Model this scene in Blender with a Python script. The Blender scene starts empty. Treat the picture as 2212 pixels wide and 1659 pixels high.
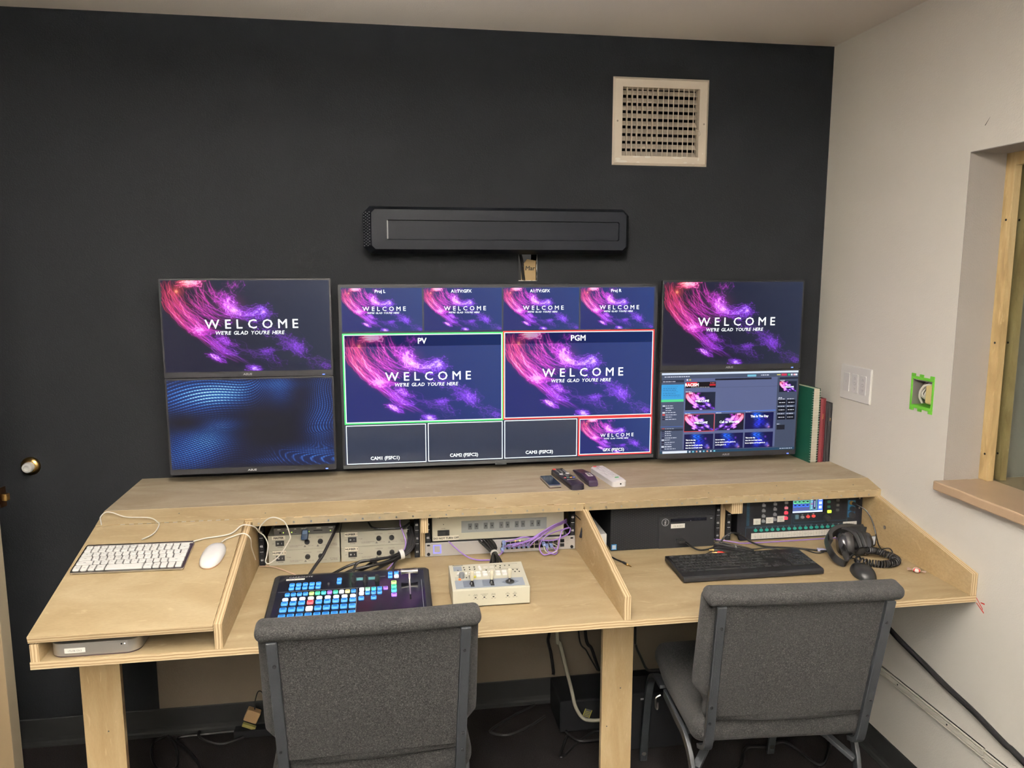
import bpy, bmesh, math, random
import numpy as np
from mathutils import Vector, Matrix
sc = bpy.context.scene
COL = sc.collection
PI = math.pi
random.seed(11)

# ------------------------------------------------------------------ camera
cam = bpy.data.objects.new('camera', bpy.data.cameras.new('camera'))
COL.objects.link(cam)
_yaw, _pit, _rol = 0.1566, -0.1455, 0.0009
_f = Vector((math.sin(_yaw)*math.cos(_pit), math.cos(_yaw)*math.cos(_pit), math.sin(_pit)))
_r = Vector((math.cos(_yaw), -math.sin(_yaw), 0)); _u = _r.cross(_f)
_r2 = math.cos(_rol)*_r + math.sin(_rol)*_u; _u2 = -math.sin(_rol)*_r + math.cos(_rol)*_u
cam.matrix_world = Matrix(((_r2.x, _u2.x, -_f.x, -1.6228), (_r2.y, _u2.y, -_f.y, -2.7683), (_r2.z, _u2.z, -_f.z, 1.6594), (0, 0, 0, 1)))
cam.data.sensor_width = 36; cam.data.lens = 1688.08/2212*36; cam.data.clip_start = .02
sc.camera = cam

# ------------------------------------------------------------------ world, exposure, ceiling light positions
w = bpy.data.worlds.new('world'); sc.world = w; w.use_nodes = True
w.node_tree.nodes['Background'].inputs[0].default_value = (1, .93, .84, 1)
w.node_tree.nodes['Background'].inputs[1].default_value = .05
sc.view_settings.view_transform = 'Standard'; sc.view_settings.look = 'None'
sc.view_settings.exposure = .09; sc.view_settings.gamma = 1; sc.view_settings.use_curve_mapping = False
LIGHTS = [(-1.60, -2.35, 20, 960), (-2.0, -4.2, 50, 1000)]       # unseen fluorescent fixtures: x, y, emission strength down and of the added uplight
LIGHT_COL = (1, .99, .955, 1)

# ------------------------------------------------------------------ materials
MATS = {}
def mat(name, col, rough=.5, metal=0, emit=None, es=1.0, coat=0, bump=0, bscale=200, var=0, vscale=8, spec=.5, trans=0):
    if name in MATS: return MATS[name]
    if max(col) < .045 and spec == .5 and not metal: spec = .16          # dark moulded plastics are only faintly shiny
    m = bpy.data.materials.new(name); m.use_nodes = True; nt = m.node_tree; b = nt.nodes['Principled BSDF']
    b.inputs['Base Color'].default_value = (*col, 1); b.inputs['Roughness'].default_value = rough; b.inputs['Metallic'].default_value = metal
    b.inputs['Coat Weight'].default_value = coat; b.inputs['Specular IOR Level'].default_value = spec
    b.inputs['Transmission Weight'].default_value = trans
    if emit: b.inputs['Emission Color'].default_value = (*emit, 1); b.inputs['Emission Strength'].default_value = es
    tc = None
    if bump or var: tc = nt.nodes.new('ShaderNodeTexCoord')
    if var:
        n = nt.nodes.new('ShaderNodeTexNoise'); n.inputs['Scale'].default_value = vscale; n.inputs['Detail'].default_value = 5
        nt.links.new(tc.outputs['Object'], n.inputs['Vector'])
        x = nt.nodes.new('ShaderNodeMix'); x.data_type = 'RGBA'
        x.inputs[6].default_value = (*[c*(1-var) for c in col], 1); x.inputs[7].default_value = (*[min(1, c*(1+var)) for c in col], 1)
        nt.links.new(n.outputs['Fac'], x.inputs[0]); nt.links.new(x.outputs[2], b.inputs['Base Color'])
    if bump:
        n = nt.nodes.new('ShaderNodeTexNoise'); n.inputs['Scale'].default_value = bscale; n.inputs['Detail'].default_value = 3
        nt.links.new(tc.outputs['Object'], n.inputs['Vector'])
        bp = nt.nodes.new('ShaderNodeBump'); bp.inputs['Strength'].default_value = bump; bp.inputs['Distance'].default_value = .002
        nt.links.new(n.outputs['Fac'], bp.inputs['Height']); nt.links.new(bp.outputs['Normal'], b.inputs['Normal'])
    MATS[name] = m; return m
def ramp(nt, stops):
    r = nt.nodes.new('ShaderNodeValToRGB'); e = r.color_ramp.elements
    while len(e) < len(stops): e.new(.5)
    for k, (p, c) in zip(e, stops): k.position = p; k.color = (*c, 1)
    return r
def ply_face(name, stretch, c0, c1, c2):
    m = bpy.data.materials.new(name); m.use_nodes = True; nt = m.node_tree; b = nt.nodes['Principled BSDF']; L = nt.links.new
    tc = nt.nodes.new('ShaderNodeTexCoord'); mp = nt.nodes.new('ShaderNodeMapping'); mp.inputs['Scale'].default_value = stretch
    L(tc.outputs['Object'], mp.inputs[0])
    n1 = nt.nodes.new('ShaderNodeTexNoise'); n1.inputs['Scale'].default_value = 2.6; n1.inputs['Detail'].default_value = 5; n1.inputs['Distortion'].default_value = 1.4
    L(mp.outputs[0], n1.inputs[0])
    r1 = ramp(nt, [(.32, c0), (.5, c1), (.72, c2)]); L(n1.outputs['Fac'], r1.inputs[0])
    mp2 = nt.nodes.new('ShaderNodeMapping'); mp2.inputs['Scale'].default_value = tuple(s*s*9 for s in stretch); L(tc.outputs['Object'], mp2.inputs[0])
    n2 = nt.nodes.new('ShaderNodeTexNoise'); n2.inputs['Scale'].default_value = 9; n2.inputs['Detail'].default_value = 6; L(mp2.outputs[0], n2.inputs[0])
    r2 = ramp(nt, [(.3, (.86, .85, .83)), (.6, (1, 1, 1))]); L(n2.outputs['Fac'], r2.inputs[0])
    n3 = nt.nodes.new('ShaderNodeTexNoise'); n3.inputs['Scale'].default_value = 7; n3.inputs['Detail'].default_value = 4; n3.inputs['Distortion'].default_value = 2.5
    L(mp.outputs[0], n3.inputs[0]); r3 = ramp(nt, [(.62, (0, 0, 0)), (.7, (1, 1, 1))]); L(n3.outputs['Fac'], r3.inputs[0])
    x = nt.nodes.new('ShaderNodeMix'); x.data_type = 'RGBA'; x.blend_type = 'MULTIPLY'; x.inputs[0].default_value = 1
    L(r1.outputs[0], x.inputs[6]); L(r2.outputs[0], x.inputs[7])
    y = nt.nodes.new('ShaderNodeMix'); y.data_type = 'RGBA'; y.inputs[7].default_value = (min(1, c2[0]*1.12), min(1, c2[1]*1.12), min(1, c2[2]*1.12), 1)
    mm = nt.nodes.new('ShaderNodeMath'); mm.operation = 'MULTIPLY'; mm.inputs[1].default_value = .5; L(r3.outputs[0], mm.inputs[0])
    L(mm.outputs[0], y.inputs[0]); L(x.outputs[2], y.inputs[6]); L(y.outputs[2], b.inputs['Base Color'])
    b.inputs['Roughness'].default_value = .6; b.inputs['Specular IOR Level'].default_value = .25
    MATS[name] = m; return m
def ply_edge(name, axis):
    """stacked veneers seen on a cut edge; axis = the panel's thickness direction"""
    m = bpy.data.materials.new(name); m.use_nodes = True; nt = m.node_tree; b = nt.nodes['Principled BSDF']; L = nt.links.new
    tc = nt.nodes.new('ShaderNodeTexCoord'); sp = nt.nodes.new('ShaderNodeSeparateXYZ'); L(tc.outputs['Object'], sp.inputs[0])
    n = nt.nodes.new('ShaderNodeTexNoise'); n.inputs['Scale'].default_value = 14; n.inputs['Detail'].default_value = 4; L(tc.outputs['Object'], n.inputs[0])
    a = nt.nodes.new('ShaderNodeMath'); a.operation = 'MULTIPLY_ADD'; a.inputs[1].default_value = 2*PI/.0072
    L(sp.outputs[axis], a.inputs[0])
    k = nt.nodes.new('ShaderNodeMath'); k.operation = 'MULTIPLY'; k.inputs[1].default_value = 6; L(n.outputs['Fac'], k.inputs[0]); L(k.outputs[0], a.inputs[2])
    s = nt.nodes.new('ShaderNodeMath'); s.operation = 'SINE'; L(a.outputs[0], s.inputs[0])
    t = nt.nodes.new('ShaderNodeMath'); t.operation = 'MULTIPLY_ADD'; t.inputs[1].default_value = .5; t.inputs[2].default_value = .5; L(s.outputs[0], t.inputs[0])
    r = ramp(nt, [(.0, (.27, .17, .085)), (.2, (.42, .30, .16)), (.5, (.52, .40, .235)), (1, (.58, .46, .285))]); L(t.outputs[0], r.inputs[0])
    L(r.outputs[0], b.inputs['Base Color']); b.inputs['Roughness'].default_value = .7
    MATS[name] = m; return m
M = {}
M['ply'] = ply_face('birch_plywood', (1, 3.2, 3.2), (.29, .214, .118), (.342, .261, .151), (.405, .322, .199))
M['plyv'] = ply_face('birch_plywood_upright', (3.2, 1.2, 1.6), (.40, .285, .145), (.455, .34, .188), (.52, .40, .25))
M['plyl'] = ply_face('birch_plywood_leg', (6, 6, 1.0), (.48, .34, .172), (.53, .39, .21), (.60, .455, .265))
M['shelf'] = ply_face('birch_plywood_shelf', (1, 3.6, 3.6), (.33, .265, .182), (.385, .317, .226), (.45, .382, .287))
M['ez'] = ply_edge('plywood_edge_flat', 2); M['ex'] = ply_edge('plywood_edge_upright', 0)
M['blackwall'] = mat('charcoal_wall_paint', (.0092, .0096, .0106), .8, spec=0, bump=.2, bscale=260, var=.06, vscale=1.5)
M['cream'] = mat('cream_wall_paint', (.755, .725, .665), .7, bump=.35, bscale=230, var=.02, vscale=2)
M['ceil'] = mat('ceiling_paint', (.82, .765, .70), .85, bump=.25, bscale=200)
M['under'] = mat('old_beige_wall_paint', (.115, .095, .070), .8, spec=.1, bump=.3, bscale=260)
M['base'] = mat('black_rubber_base', (.012, .012, .012), .6, spec=.12)
M['blk'] = mat('black_plastic', (.010, .010, .011), .42, spec=.22)
M['blkm'] = mat('matte_black', (.006, .006, .007), .75, spec=.08)
M['blks'] = mat('satin_black', (.012, .012, .014), .35, spec=.15)
M['gloss'] = mat('gloss_black_panel', (.005, .005, .008), .08, spec=.3)
M['cable'] = mat('black_cable', (.008, .0075, .008), .42, spec=.14)
M['wcable'] = mat('white_cable', (.72, .69, .62), .45)
M['gcable'] = mat('grey_beige_cable', (.42, .40, .32), .5)
M['purple'] = mat('purple_cable', (.30, .17, .52), .4)
M['pink'] = mat('pinkish_wire', (.62, .42, .32), .5)
M['white'] = mat('white_plastic', (.80, .79, .76), .32)
M['key'] = mat('white_key', (.84, .84, .82), .35)
M['bkey'] = mat('black_key', (.012, .012, .013), .42, spec=.2)
M['alu'] = mat('aluminium', (.62, .60, .60), .32, 1)
M['steel'] = mat('bright_steel', (.55, .53, .50), .3, 1)
M['brass'] = mat('brass', (.62, .42, .16), .28, 1)
M['hinge'] = mat('brass_plated_hinge', (.58, .47, .30), .35, .55, var=.25, vscale=30)
M['beige'] = mat('beige_metal', (.50, .48, .38), .5, bump=.1, bscale=900)
M['beigeg'] = mat('grey_beige_metal', (.37, .355, .29), .5, bump=.15, bscale=900)
M['panel'] = mat('grey_inset', (.25, .27, .27), .5)
M['inkgrey'] = mat('grey_ink', (.10, .10, .09), .8)
M['ink'] = mat('black_ink', (.012, .012, .012), .8)
M['print'] = mat('white_print', (.70, .70, .70), .6)
M['greyprint'] = mat('grey_print', (.30, .30, .31), .6)
M['tape'] = mat('white_label_tape', (.80, .78, .72), .5)
M['creamtape'] = mat('cream_label', (.72, .68, .56), .6)
M['vent'] = mat('painted_vent_metal', (.68, .60, .50), .5, var=.03)
M['chip'] = mat('bare_white_chip', (.78, .74, .66), .6)
M['steelblack'] = mat('black_powder_steel', (.022, .024, .027), .4, bump=.3, bscale=600, spec=.35)
M['green'] = mat('green_mud_ring', (.12, .42, .03), .45)
M['sill'] = mat('maple_sill', (.40, .285, .185), .35, var=.12, vscale=14)
M['trim'] = ply_face('poplar_stop', (7, 7, 1.2), (.33, .23, .11), (.46, .33, .16), (.52, .40, .22))
M['doorm'] = mat('door_veneer', (.33, .245, .145), .45, var=.06, vscale=5)
M['dooredge'] = mat('door_edge', (.30, .25, .175), .5, var=.05, vscale=9)
M['red'] = mat('red_plastic', (.62, .03, .02), .4)
M['navy'] = mat('blue_print', (.02, .12, .2), .5)
def lit(name, c, s=1.0): return mat(name, tuple(x*.5 for x in c), .4, emit=c, es=s)
# ------------------------------------------------------------------ fabric and carpet
def fabric():
    m = bpy.data.materials.new('grey_heather_fabric'); m.use_nodes = True; nt = m.node_tree; b = nt.nodes['Principled BSDF']; L = nt.links.new
    tc = nt.nodes.new('ShaderNodeTexCoord'); outs = []
    for sc_, st in ((820, (1, 1, .4)), (820, (.4, 1, 1)), (210, (1, 1, 1))):
        mp = nt.nodes.new('ShaderNodeMapping'); mp.inputs['Scale'].default_value = st; L(tc.outputs['Object'], mp.inputs[0])
        n = nt.nodes.new('ShaderNodeTexNoise'); n.inputs['Scale'].default_value = sc_; n.inputs['Detail'].default_value = 2; L(mp.outputs[0], n.inputs[0]); outs.append(n.outputs['Fac'])
    a = nt.nodes.new('ShaderNodeMath'); a.operation = 'ADD'; L(outs[0], a.inputs[0]); L(outs[1], a.inputs[1])
    c = nt.nodes.new('ShaderNodeMath'); c.operation = 'MULTIPLY_ADD'; c.inputs[1].default_value = .4; L(a.outputs[0], c.inputs[0])
    d = nt.nodes.new('ShaderNodeMath'); d.operation = 'MULTIPLY'; d.inputs[1].default_value = .2; L(outs[2], d.inputs[0]); L(d.outputs[0], c.inputs[2])
    r = ramp(nt, [(.36, (.003, .003, .0032)), (.5, (.0148, .0144, .0143)), (.66, (.057, .055, .0535))]); L(c.outputs[0], r.inputs[0])
    L(r.outputs[0], b.inputs['Base Color']); b.inputs['Roughness'].default_value = .95; b.inputs['Specular IOR Level'].default_value = .1
    b.inputs['Sheen Weight'].default_value = .03
    bp = nt.nodes.new('ShaderNodeBump'); bp.inputs['Strength'].default_value = .5; bp.inputs['Distance'].default_value = .0015
    L(c.outputs[0], bp.inputs['Height']); L(bp.outputs[0], b.inputs['Normal']); return m
M['fabric'] = fabric()
def carpet():
    m = bpy.data.materials.new('dark_carpet'); m.use_nodes = True; nt = m.node_tree; b = nt.nodes['Principled BSDF']; L = nt.links.new
    tc = nt.nodes.new('ShaderNodeTexCoord'); n = nt.nodes.new('ShaderNodeTexNoise'); n.inputs['Scale'].default_value = 420; n.inputs['Detail'].default_value = 3; L(tc.outputs['Object'], n.inputs[0])
    r = ramp(nt, [(.35, (.004, .0033, .0033)), (.65, (.022, .019, .019))]); L(n.outputs['Fac'], r.inputs[0]); L(r.outputs[0], b.inputs['Base Color'])
    b.inputs['Roughness'].default_value = 1; b.inputs['Specular IOR Level'].default_value = 0; bp = nt.nodes.new('ShaderNodeBump'); bp.inputs['Strength'].default_value = .7; bp.inputs['Distance'].default_value = .003
    L(n.outputs['Fac'], bp.inputs['Height']); L(bp.outputs[0], b.inputs['Normal']); return m
M['carpet'] = carpet()
def glassm():
    m = bpy.data.materials.new('window_glass'); m.use_nodes = True; nt = m.node_tree; L = nt.links.new; nt.nodes.clear()
    o = nt.nodes.new('ShaderNodeOutputMaterial'); t = nt.nodes.new('ShaderNodeBsdfTransparent'); t.inputs[0].default_value = (.93, .97, .95, 1)
    g = nt.nodes.new('ShaderNodeBsdfGlossy'); g.inputs['Roughness'].default_value = .02
    lw = nt.nodes.new('ShaderNodeLayerWeight'); pw = nt.nodes.new('ShaderNodeMath'); pw.operation = 'POWER'; pw.inputs[1].default_value = 5; L(lw.outputs['Facing'], pw.inputs[0])
    f = nt.nodes.new('ShaderNodeMath'); f.operation = 'MULTIPLY_ADD'; f.inputs[1].default_value = .9; f.inputs[2].default_value = .04; L(pw.outputs[0], f.inputs[0]); x = nt.nodes.new('ShaderNodeMixShader')
    L(f.outputs[0], x.inputs[0]); L(t.outputs[0], x.inputs[1]); L(g.outputs[0], x.inputs[2]); L(x.outputs[0], o.inputs[0]); return m
M['glass'] = glassm()
def screenm():
    m = bpy.data.materials.new('lit_screen'); m.use_nodes = True; nt = m.node_tree; b = nt.nodes['Principled BSDF']
    a = nt.nodes.new('ShaderNodeAttribute'); a.attribute_name = 'picture'; nt.links.new(a.outputs['Color'], b.inputs['Emission Color'])
    b.inputs['Emission Strength'].default_value = 1.0; b.inputs['Base Color'].default_value = (.01, .01, .012, 1); b.inputs['Roughness'].default_value = .28; b.inputs['Specular IOR Level'].default_value = .05; b.inputs['Base Color'].default_value = (.002, .002, .003, 1)
    return m
M['screen'] = screenm()

# ------------------------------------------------------------------ mesh helpers
TXT = {}
def txt_data(s):
    """outline letters as flat faces, built once per string; height of a capital = 1"""
    if s in TXT: return TXT[s]
    cu = bpy.data.curves.new('t', 'FONT'); cu.body = s; cu.size = 1.42; cu.resolution_u = 2; cu.fill_mode = 'FRONT'
    ob = bpy.data.objects.new('t', cu); me = bpy.data.meshes.new_from_object(ob)
    v = [tuple(q.co[:2]) for q in me.vertices]; f = [tuple(p.vertices) for p in me.polygons]
    bpy.data.objects.remove(ob); bpy.data.curves.remove(cu); bpy.data.meshes.remove(me)
    TXT[s] = (v, f); return TXT[s]
def frame(o, x, y):
    x = Vector(x).normalized(); y = Vector(y).normalized(); n = x.cross(y)
    return Matrix(((x.x, y.x, n.x, o[0]), (x.y, y.y, n.y, o[1]), (x.z, y.z, n.z, o[2]), (0, 0, 0, 1)))
def front(x, y, z): return frame((x, y, z), (1, 0, 0), (0, 0, 1))       # a plane facing the chairs: local x right, y up, z out
def catmull(P, n=8):
    P = [Vector(p) for p in P]; P = [P[0]*2-P[1]] + P + [P[-1]*2-P[-2]]; o = []
    for i in range(1, len(P)-2):
        a, b, c, d = P[i-1:i+3]
        for k in range(n):
            t = k/n; o.append(.5*((2*b)+(c-a)*t+(2*a-5*b+4*c-d)*t*t+(3*b-a-3*c+d)*t**3))
    return o + [P[-2]]
class MB:
    def __init__(s): s.v = []; s.f = []; s.m = []; s.T = Matrix()
    def add(s, vs, fs, mi=0):
        b = len(s.v); s.v += [tuple(s.T @ Vector(q)) for q in vs]; s.f += [tuple(i+b for i in f) for f in fs]
        s.m += (mi if isinstance(mi, (list, tuple)) else [mi]*len(fs)); return s
    def at(s, T): s.T = T; return s
    def box(s, x0, x1, y0, y1, z0, z1, mi=0):
        return s.add([(x0,y0,z0),(x1,y0,z0),(x1,y1,z0),(x0,y1,z0),(x0,y0,z1),(x1,y0,z1),(x1,y1,z1),(x0,y1,z1)],
                     [(0,3,2,1),(4,5,6,7),(0,1,5,4),(1,2,6,5),(2,3,7,6),(3,0,4,7)], mi)
    def panel(s, x0, x1, y0, y1, z0, z1, thin, fm=0, em=1):
        """plywood: face material on the two broad sides, veneer edge on the other four; thin = 0,1,2 thickness axis"""
        k = {2: [fm, fm, em, em, em, em], 0: [em, em, em, fm, em, fm], 1: [em, em, fm, em, fm, em]}[thin]
        return s.box(x0, x1, y0, y1, z0, z1, k)
    def prism(s, poly, z0, z1, mi=0, side=None):
        n = len(poly); fs = [tuple(reversed(range(n))), tuple(range(n, 2*n))]+[(i, (i+1) % n, n+(i+1) % n, n+i) for i in range(n)]
        return s.add([(x, y, z0) for x, y in poly]+[(x, y, z1) for x, y in poly], fs, mi if side is None else [mi, mi]+[side]*n)
    def rrect(s, x0, x1, y0, y1, z0, z1, r, mi=0, n=4, top=0):
        P = lambda i: [(cx+(r-i)*math.cos(a0+k*PI/2/n), cy+(r-i)*math.sin(a0+k*PI/2/n)) for cx, cy, a0 in ((x1-r, y1-r, 0), (x0+r, y1-r, PI/2), (x0+r, y0+r, PI), (x1-r, y0+r, 1.5*PI)) for k in range(n+1)]
        a = P(0)
        if not top: return s.prism(a, z0, z1, mi)
        c = [((x-(x0+x1)/2), (y-(y0+y1)/2)) for x, y in a]; W, H = (x1-x0)/2, (y1-y0)/2
        b = [((x0+x1)/2+x*(W-top)/W, (y0+y1)/2+y*(H-top)/H) for x, y in c]; m = len(a)
        vs = [(x, y, z0) for x, y in a]+[(x, y, z1-top) for x, y in a]+[(x, y, z1) for x, y in b]
        fs = [tuple(reversed(range(m))), tuple(range(2*m, 3*m))]
        for q in (0, m): fs += [(q+i, q+(i+1) % m, q+m+(i+1) % m, q+m+i) for i in range(m)]
        return s.add(vs, fs, mi)
    def cyl(s, x, y, z0, z1, r, mi=0, n=16, r1=None):
        r1 = r if r1 is None else r1; c = [(math.cos(2*PI*k/n), math.sin(2*PI*k/n)) for k in range(n)]
        return s.add([(x+r*a, y+r*b, z0) for a, b in c]+[(x+r1*a, y+r1*b, z1) for a, b in c], [tuple(reversed(range(n))), tuple(range(n, 2*n))]+[(i, (i+1) % n, n+(i+1) % n, n+i) for i in range(n)], mi)
    def lathe(s, prof, mi=0, n=20):
        """prof = (radius, height) list, turned about local z"""
        vs = []; fs = []
        for r, h in prof: vs += [(r*math.cos(2*PI*k/n), r*math.sin(2*PI*k/n), h) for k in range(n)]
        for j in range(len(prof)-1): fs += [(j*n+i, j*n+(i+1) % n, (j+1)*n+(i+1) % n, (j+1)*n+i) for i in range(n)]
        fs += [tuple(reversed(range(n))), tuple(range((len(prof)-1)*n, len(prof)*n))]
        return s.add(vs, fs, mi)
    def tube(s, P, r, mi=0, n=8, smooth=8, flat=None):
        P = catmull(P, smooth) if smooth else [Vector(p) for p in P]
        Q = [P[0]]
        for p in P[1:]:
            if (p-Q[-1]).length > 1e-5: Q.append(p)
        P = Q; N = len(P); vs = []; fs = []
        T = [(P[min(i+1, N-1)]-P[max(i-1, 0)]).normalized() for i in range(N)]
        up = Vector((0, 0, 1)) if abs(T[0].z) < .9 else Vector((1, 0, 0)); u = T[0].cross(up).normalized()
        for i in range(N):
            u = (u-T[i]*u.dot(T[i])); u = u.normalized() if u.length > 1e-6 else T[i].orthogonal().normalized(); w_ = T[i].cross(u)
            ri = r[min(i*len(r)//N, len(r)-1)] if isinstance(r, (list, tuple)) else r
            a, b = (ri, ri) if flat is None else (ri, ri*flat)
            vs += [P[i]+u*a*math.cos(2*PI*k/n)+w_*b*math.sin(2*PI*k/n) for k in range(n)]
        for i in range(N-1): fs += [(i*n+k, i*n+(k+1) % n, (i+1)*n+(k+1) % n, (i+1)*n+k) for k in range(n)]
        fs += [tuple(reversed(range(n))), tuple(range((N-1)*n, N*n))]
        return s.add(vs, fs, mi)
    def bar(s, P, w_, t, side=(1, 0, 0), mi=0, sm=6):
        """flat strip of section w x t swept along P; side = width direction"""
        P = catmull(P, sm) if sm else [Vector(p) for p in P]; N = len(P); sd = Vector(side).normalized(); vs = []; fs = []
        for i in range(N):
            d = (P[min(i+1, N-1)]-P[max(i-1, 0)]).normalized(); u = (sd-d*sd.dot(d)).normalized(); n_ = d.cross(u)
            vs += [P[i]+u*a*w_/2+n_*b*t/2 for a, b in ((-1, -1), (1, -1), (1, 1), (-1, 1))]
        for i in range(N-1): fs += [(i*4+k, i*4+(k+1) % 4, i*4+4+(k+1) % 4, i*4+4+k) for k in range(4)]
        fs += [(3, 2, 1, 0), (4*N-4, 4*N-3, 4*N-2, 4*N-1)]
        return s.add(vs, fs, mi)
    def soft(s, w_, d, h, r, c=(0, 0, 0), mi=0, n=12, fn=None):
        """cushion: a box whose edges are rounded by r; fn bends each point"""
        H = Vector((w_/2, d/2, h/2)); C = Vector(c); vs = {}; out = []; fs = []
        def vid(p):
            k = tuple(round(q, 6) for q in p)
            if k not in vs:
                inner = Vector([max(-(H[i]-r), min(H[i]-r, p[i])) for i in range(3)]); e = Vector(p)-inner
                q = inner+e.normalized()*r if e.length > 1e-9 else Vector(p)
                if fn: q = Vector(fn(*q))
                vs[k] = len(out); out.append(q+C)
            return vs[k]
        def steps(a):
            t = [-1]; 
            rr = r/H[a]; e = 5
            L_ = [-1+rr*(1-math.cos(PI/2*k/e)) if 0 else -1+rr*k/e for k in range(e)]; m_ = [-1+rr+(2-2*rr)*k/n for k in range(n+1)]; R_ = [1-rr*k/e for k in range(e-1, -1, -1)]
            return [q*H[a] for q in L_+m_+R_]
        S = [steps(0), steps(1), steps(2)]
        for a in range(3):
            b, c_ = (a+1) % 3, (a+2) % 3
            for sg in (-1, 1):
                for i in range(len(S[b])-1):
                    for j in range(len(S[c_])-1):
                        q = []
                        for ii, jj in ((i, j), (i+1, j), (i+1, j+1), (i, j+1)):
                            p = [0, 0, 0]; p[a] = sg*H[a]; p[b] = S[b][ii]; p[c_] = S[c_][jj]; q.append(vid(p))
                        fs.append(tuple(q) if sg > 0 else tuple(reversed(q)))
        return s.add(out, fs, mi)
    def text(s, t, x, y, h, mi=0, align='c', bold=0, shear=0, sx=1, gap=0, z=0):
        """flat lettering in the local xy plane, capital height h"""
        if gap:
            v, f, px = [], [], 0
            for ch in t:
                if ch == ' ': px += .5+gap; continue
                a, g = txt_data(ch); x0 = min(q[0] for q in a); x1 = max(q[0] for q in a); b0 = len(v)
                v += [(q[0]-x0+px, q[1]) for q in a]; f += [tuple(i+b0 for i in k) for k in g]; px += x1-x0+gap
        else: v, f = txt_data(t)
        if not v: return s
        x0 = min(q[0] for q in v); x1 = max(q[0] for q in v); off = {'l': x0, 'c': (x0+x1)/2, 'r': x1}[align]
        for k, (ox, oy) in enumerate([(0, 0)]+([(bold, 0), (-bold, 0), (0, bold), (0, -bold)] if bold else [])):
            s.add([(x+((q[0]-off)*sx+shear*q[1]+ox)*h, y+(q[1]+oy)*h, z+k*1e-6) for q in v], f, mi)
        return s
    def build(s, name, mats, parent=None, bevel=0, smooth=False, fix=True, T=None, props=None):
        if not isinstance(mats, (list, tuple)): mats = [mats]
        me = bpy.data.meshes.new(name); W = WORLD.get(parent.name, Matrix()) if parent else None
        v = s.v
        ob = bpy.data.objects.new(name, me)
        if parent is None:
            xs = [q[0] for q in v]; ys = [q[1] for q in v]; zs = [q[2] for q in v]
            o = Vector(((min(xs)+max(xs))/2, (min(ys)+max(ys))/2, min(zs))); ob.location = o; Wi = Matrix.Translation(-o)
            WORLD[ob.name] = Matrix.Translation(o)
        else:
            Wi = W.inverted(); ob.parent = parent; WORLD[ob.name] = W.copy()
        me.from_pydata([tuple(Wi @ Vector(q)) for q in v], [], s.f)
        for m in mats: me.materials.append(m)
        if len(mats) > 1: me.polygons.foreach_set('material_index', s.m)
        if fix:
            bm = bmesh.new(); bm.from_mesh(me); bmesh.ops.recalc_face_normals(bm, faces=bm.faces); bm.to_mesh(me); bm.free()
        if smooth:
            me.polygons.foreach_set('use_smooth', [True]*len(me.polygons)); me.set_sharp_from_angle(angle=.7)
        if bevel:
            b = ob.modifiers.new('bevel', 'BEVEL'); b.width = bevel; b.segments = 2; b.limit_method = 'ANGLE'; b.angle_limit = .6; b.use_clamp_overlap = True
        COL.objects.link(ob)
        if props:
            for k, q in props.items(): ob[k] = q
        return ob
WORLD = {}
def tag(o, label, cat, group=None):
    o['label'] = label; o['category'] = cat
    if group: o['group'] = group
    return o
def thing(name, label, cat, loc=(0, 0, 0), T=None, group=None):
    """an Empty at the thing's base that parents its parts"""
    o = bpy.data.objects.new(name, None); COL.objects.link(o); o.empty_display_size = .05
    o.matrix_world = T if T is not None else Matrix.Translation(loc)
    WORLD[o.name] = (T if T is not None else Matrix.Translation(loc)).copy()
    return tag(o, label, cat, group)
def struct(o): o['kind'] = 'structure'; return o
def one(mb, name, mats, label, cat, group=None, **k): return tag(mb.build(name, mats, None, **k), label, cat, group)
def dup(root, T, label, group=None):
    """copy a thing with copies of its parts and sub-parts"""
    r = root.copy(); COL.objects.link(r); r.matrix_world = T; WORLD[r.name] = T.copy(); r['label'] = label
    if group: r['group'] = group
    for ch in list(root.children):
        c = ch.copy(); COL.objects.link(c); c.parent = r
        for g in ch.children:
            d = g.copy(); COL.objects.link(d); d.parent = c
    return r
def inst(ob, mesh_ob, loc): pass

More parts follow.
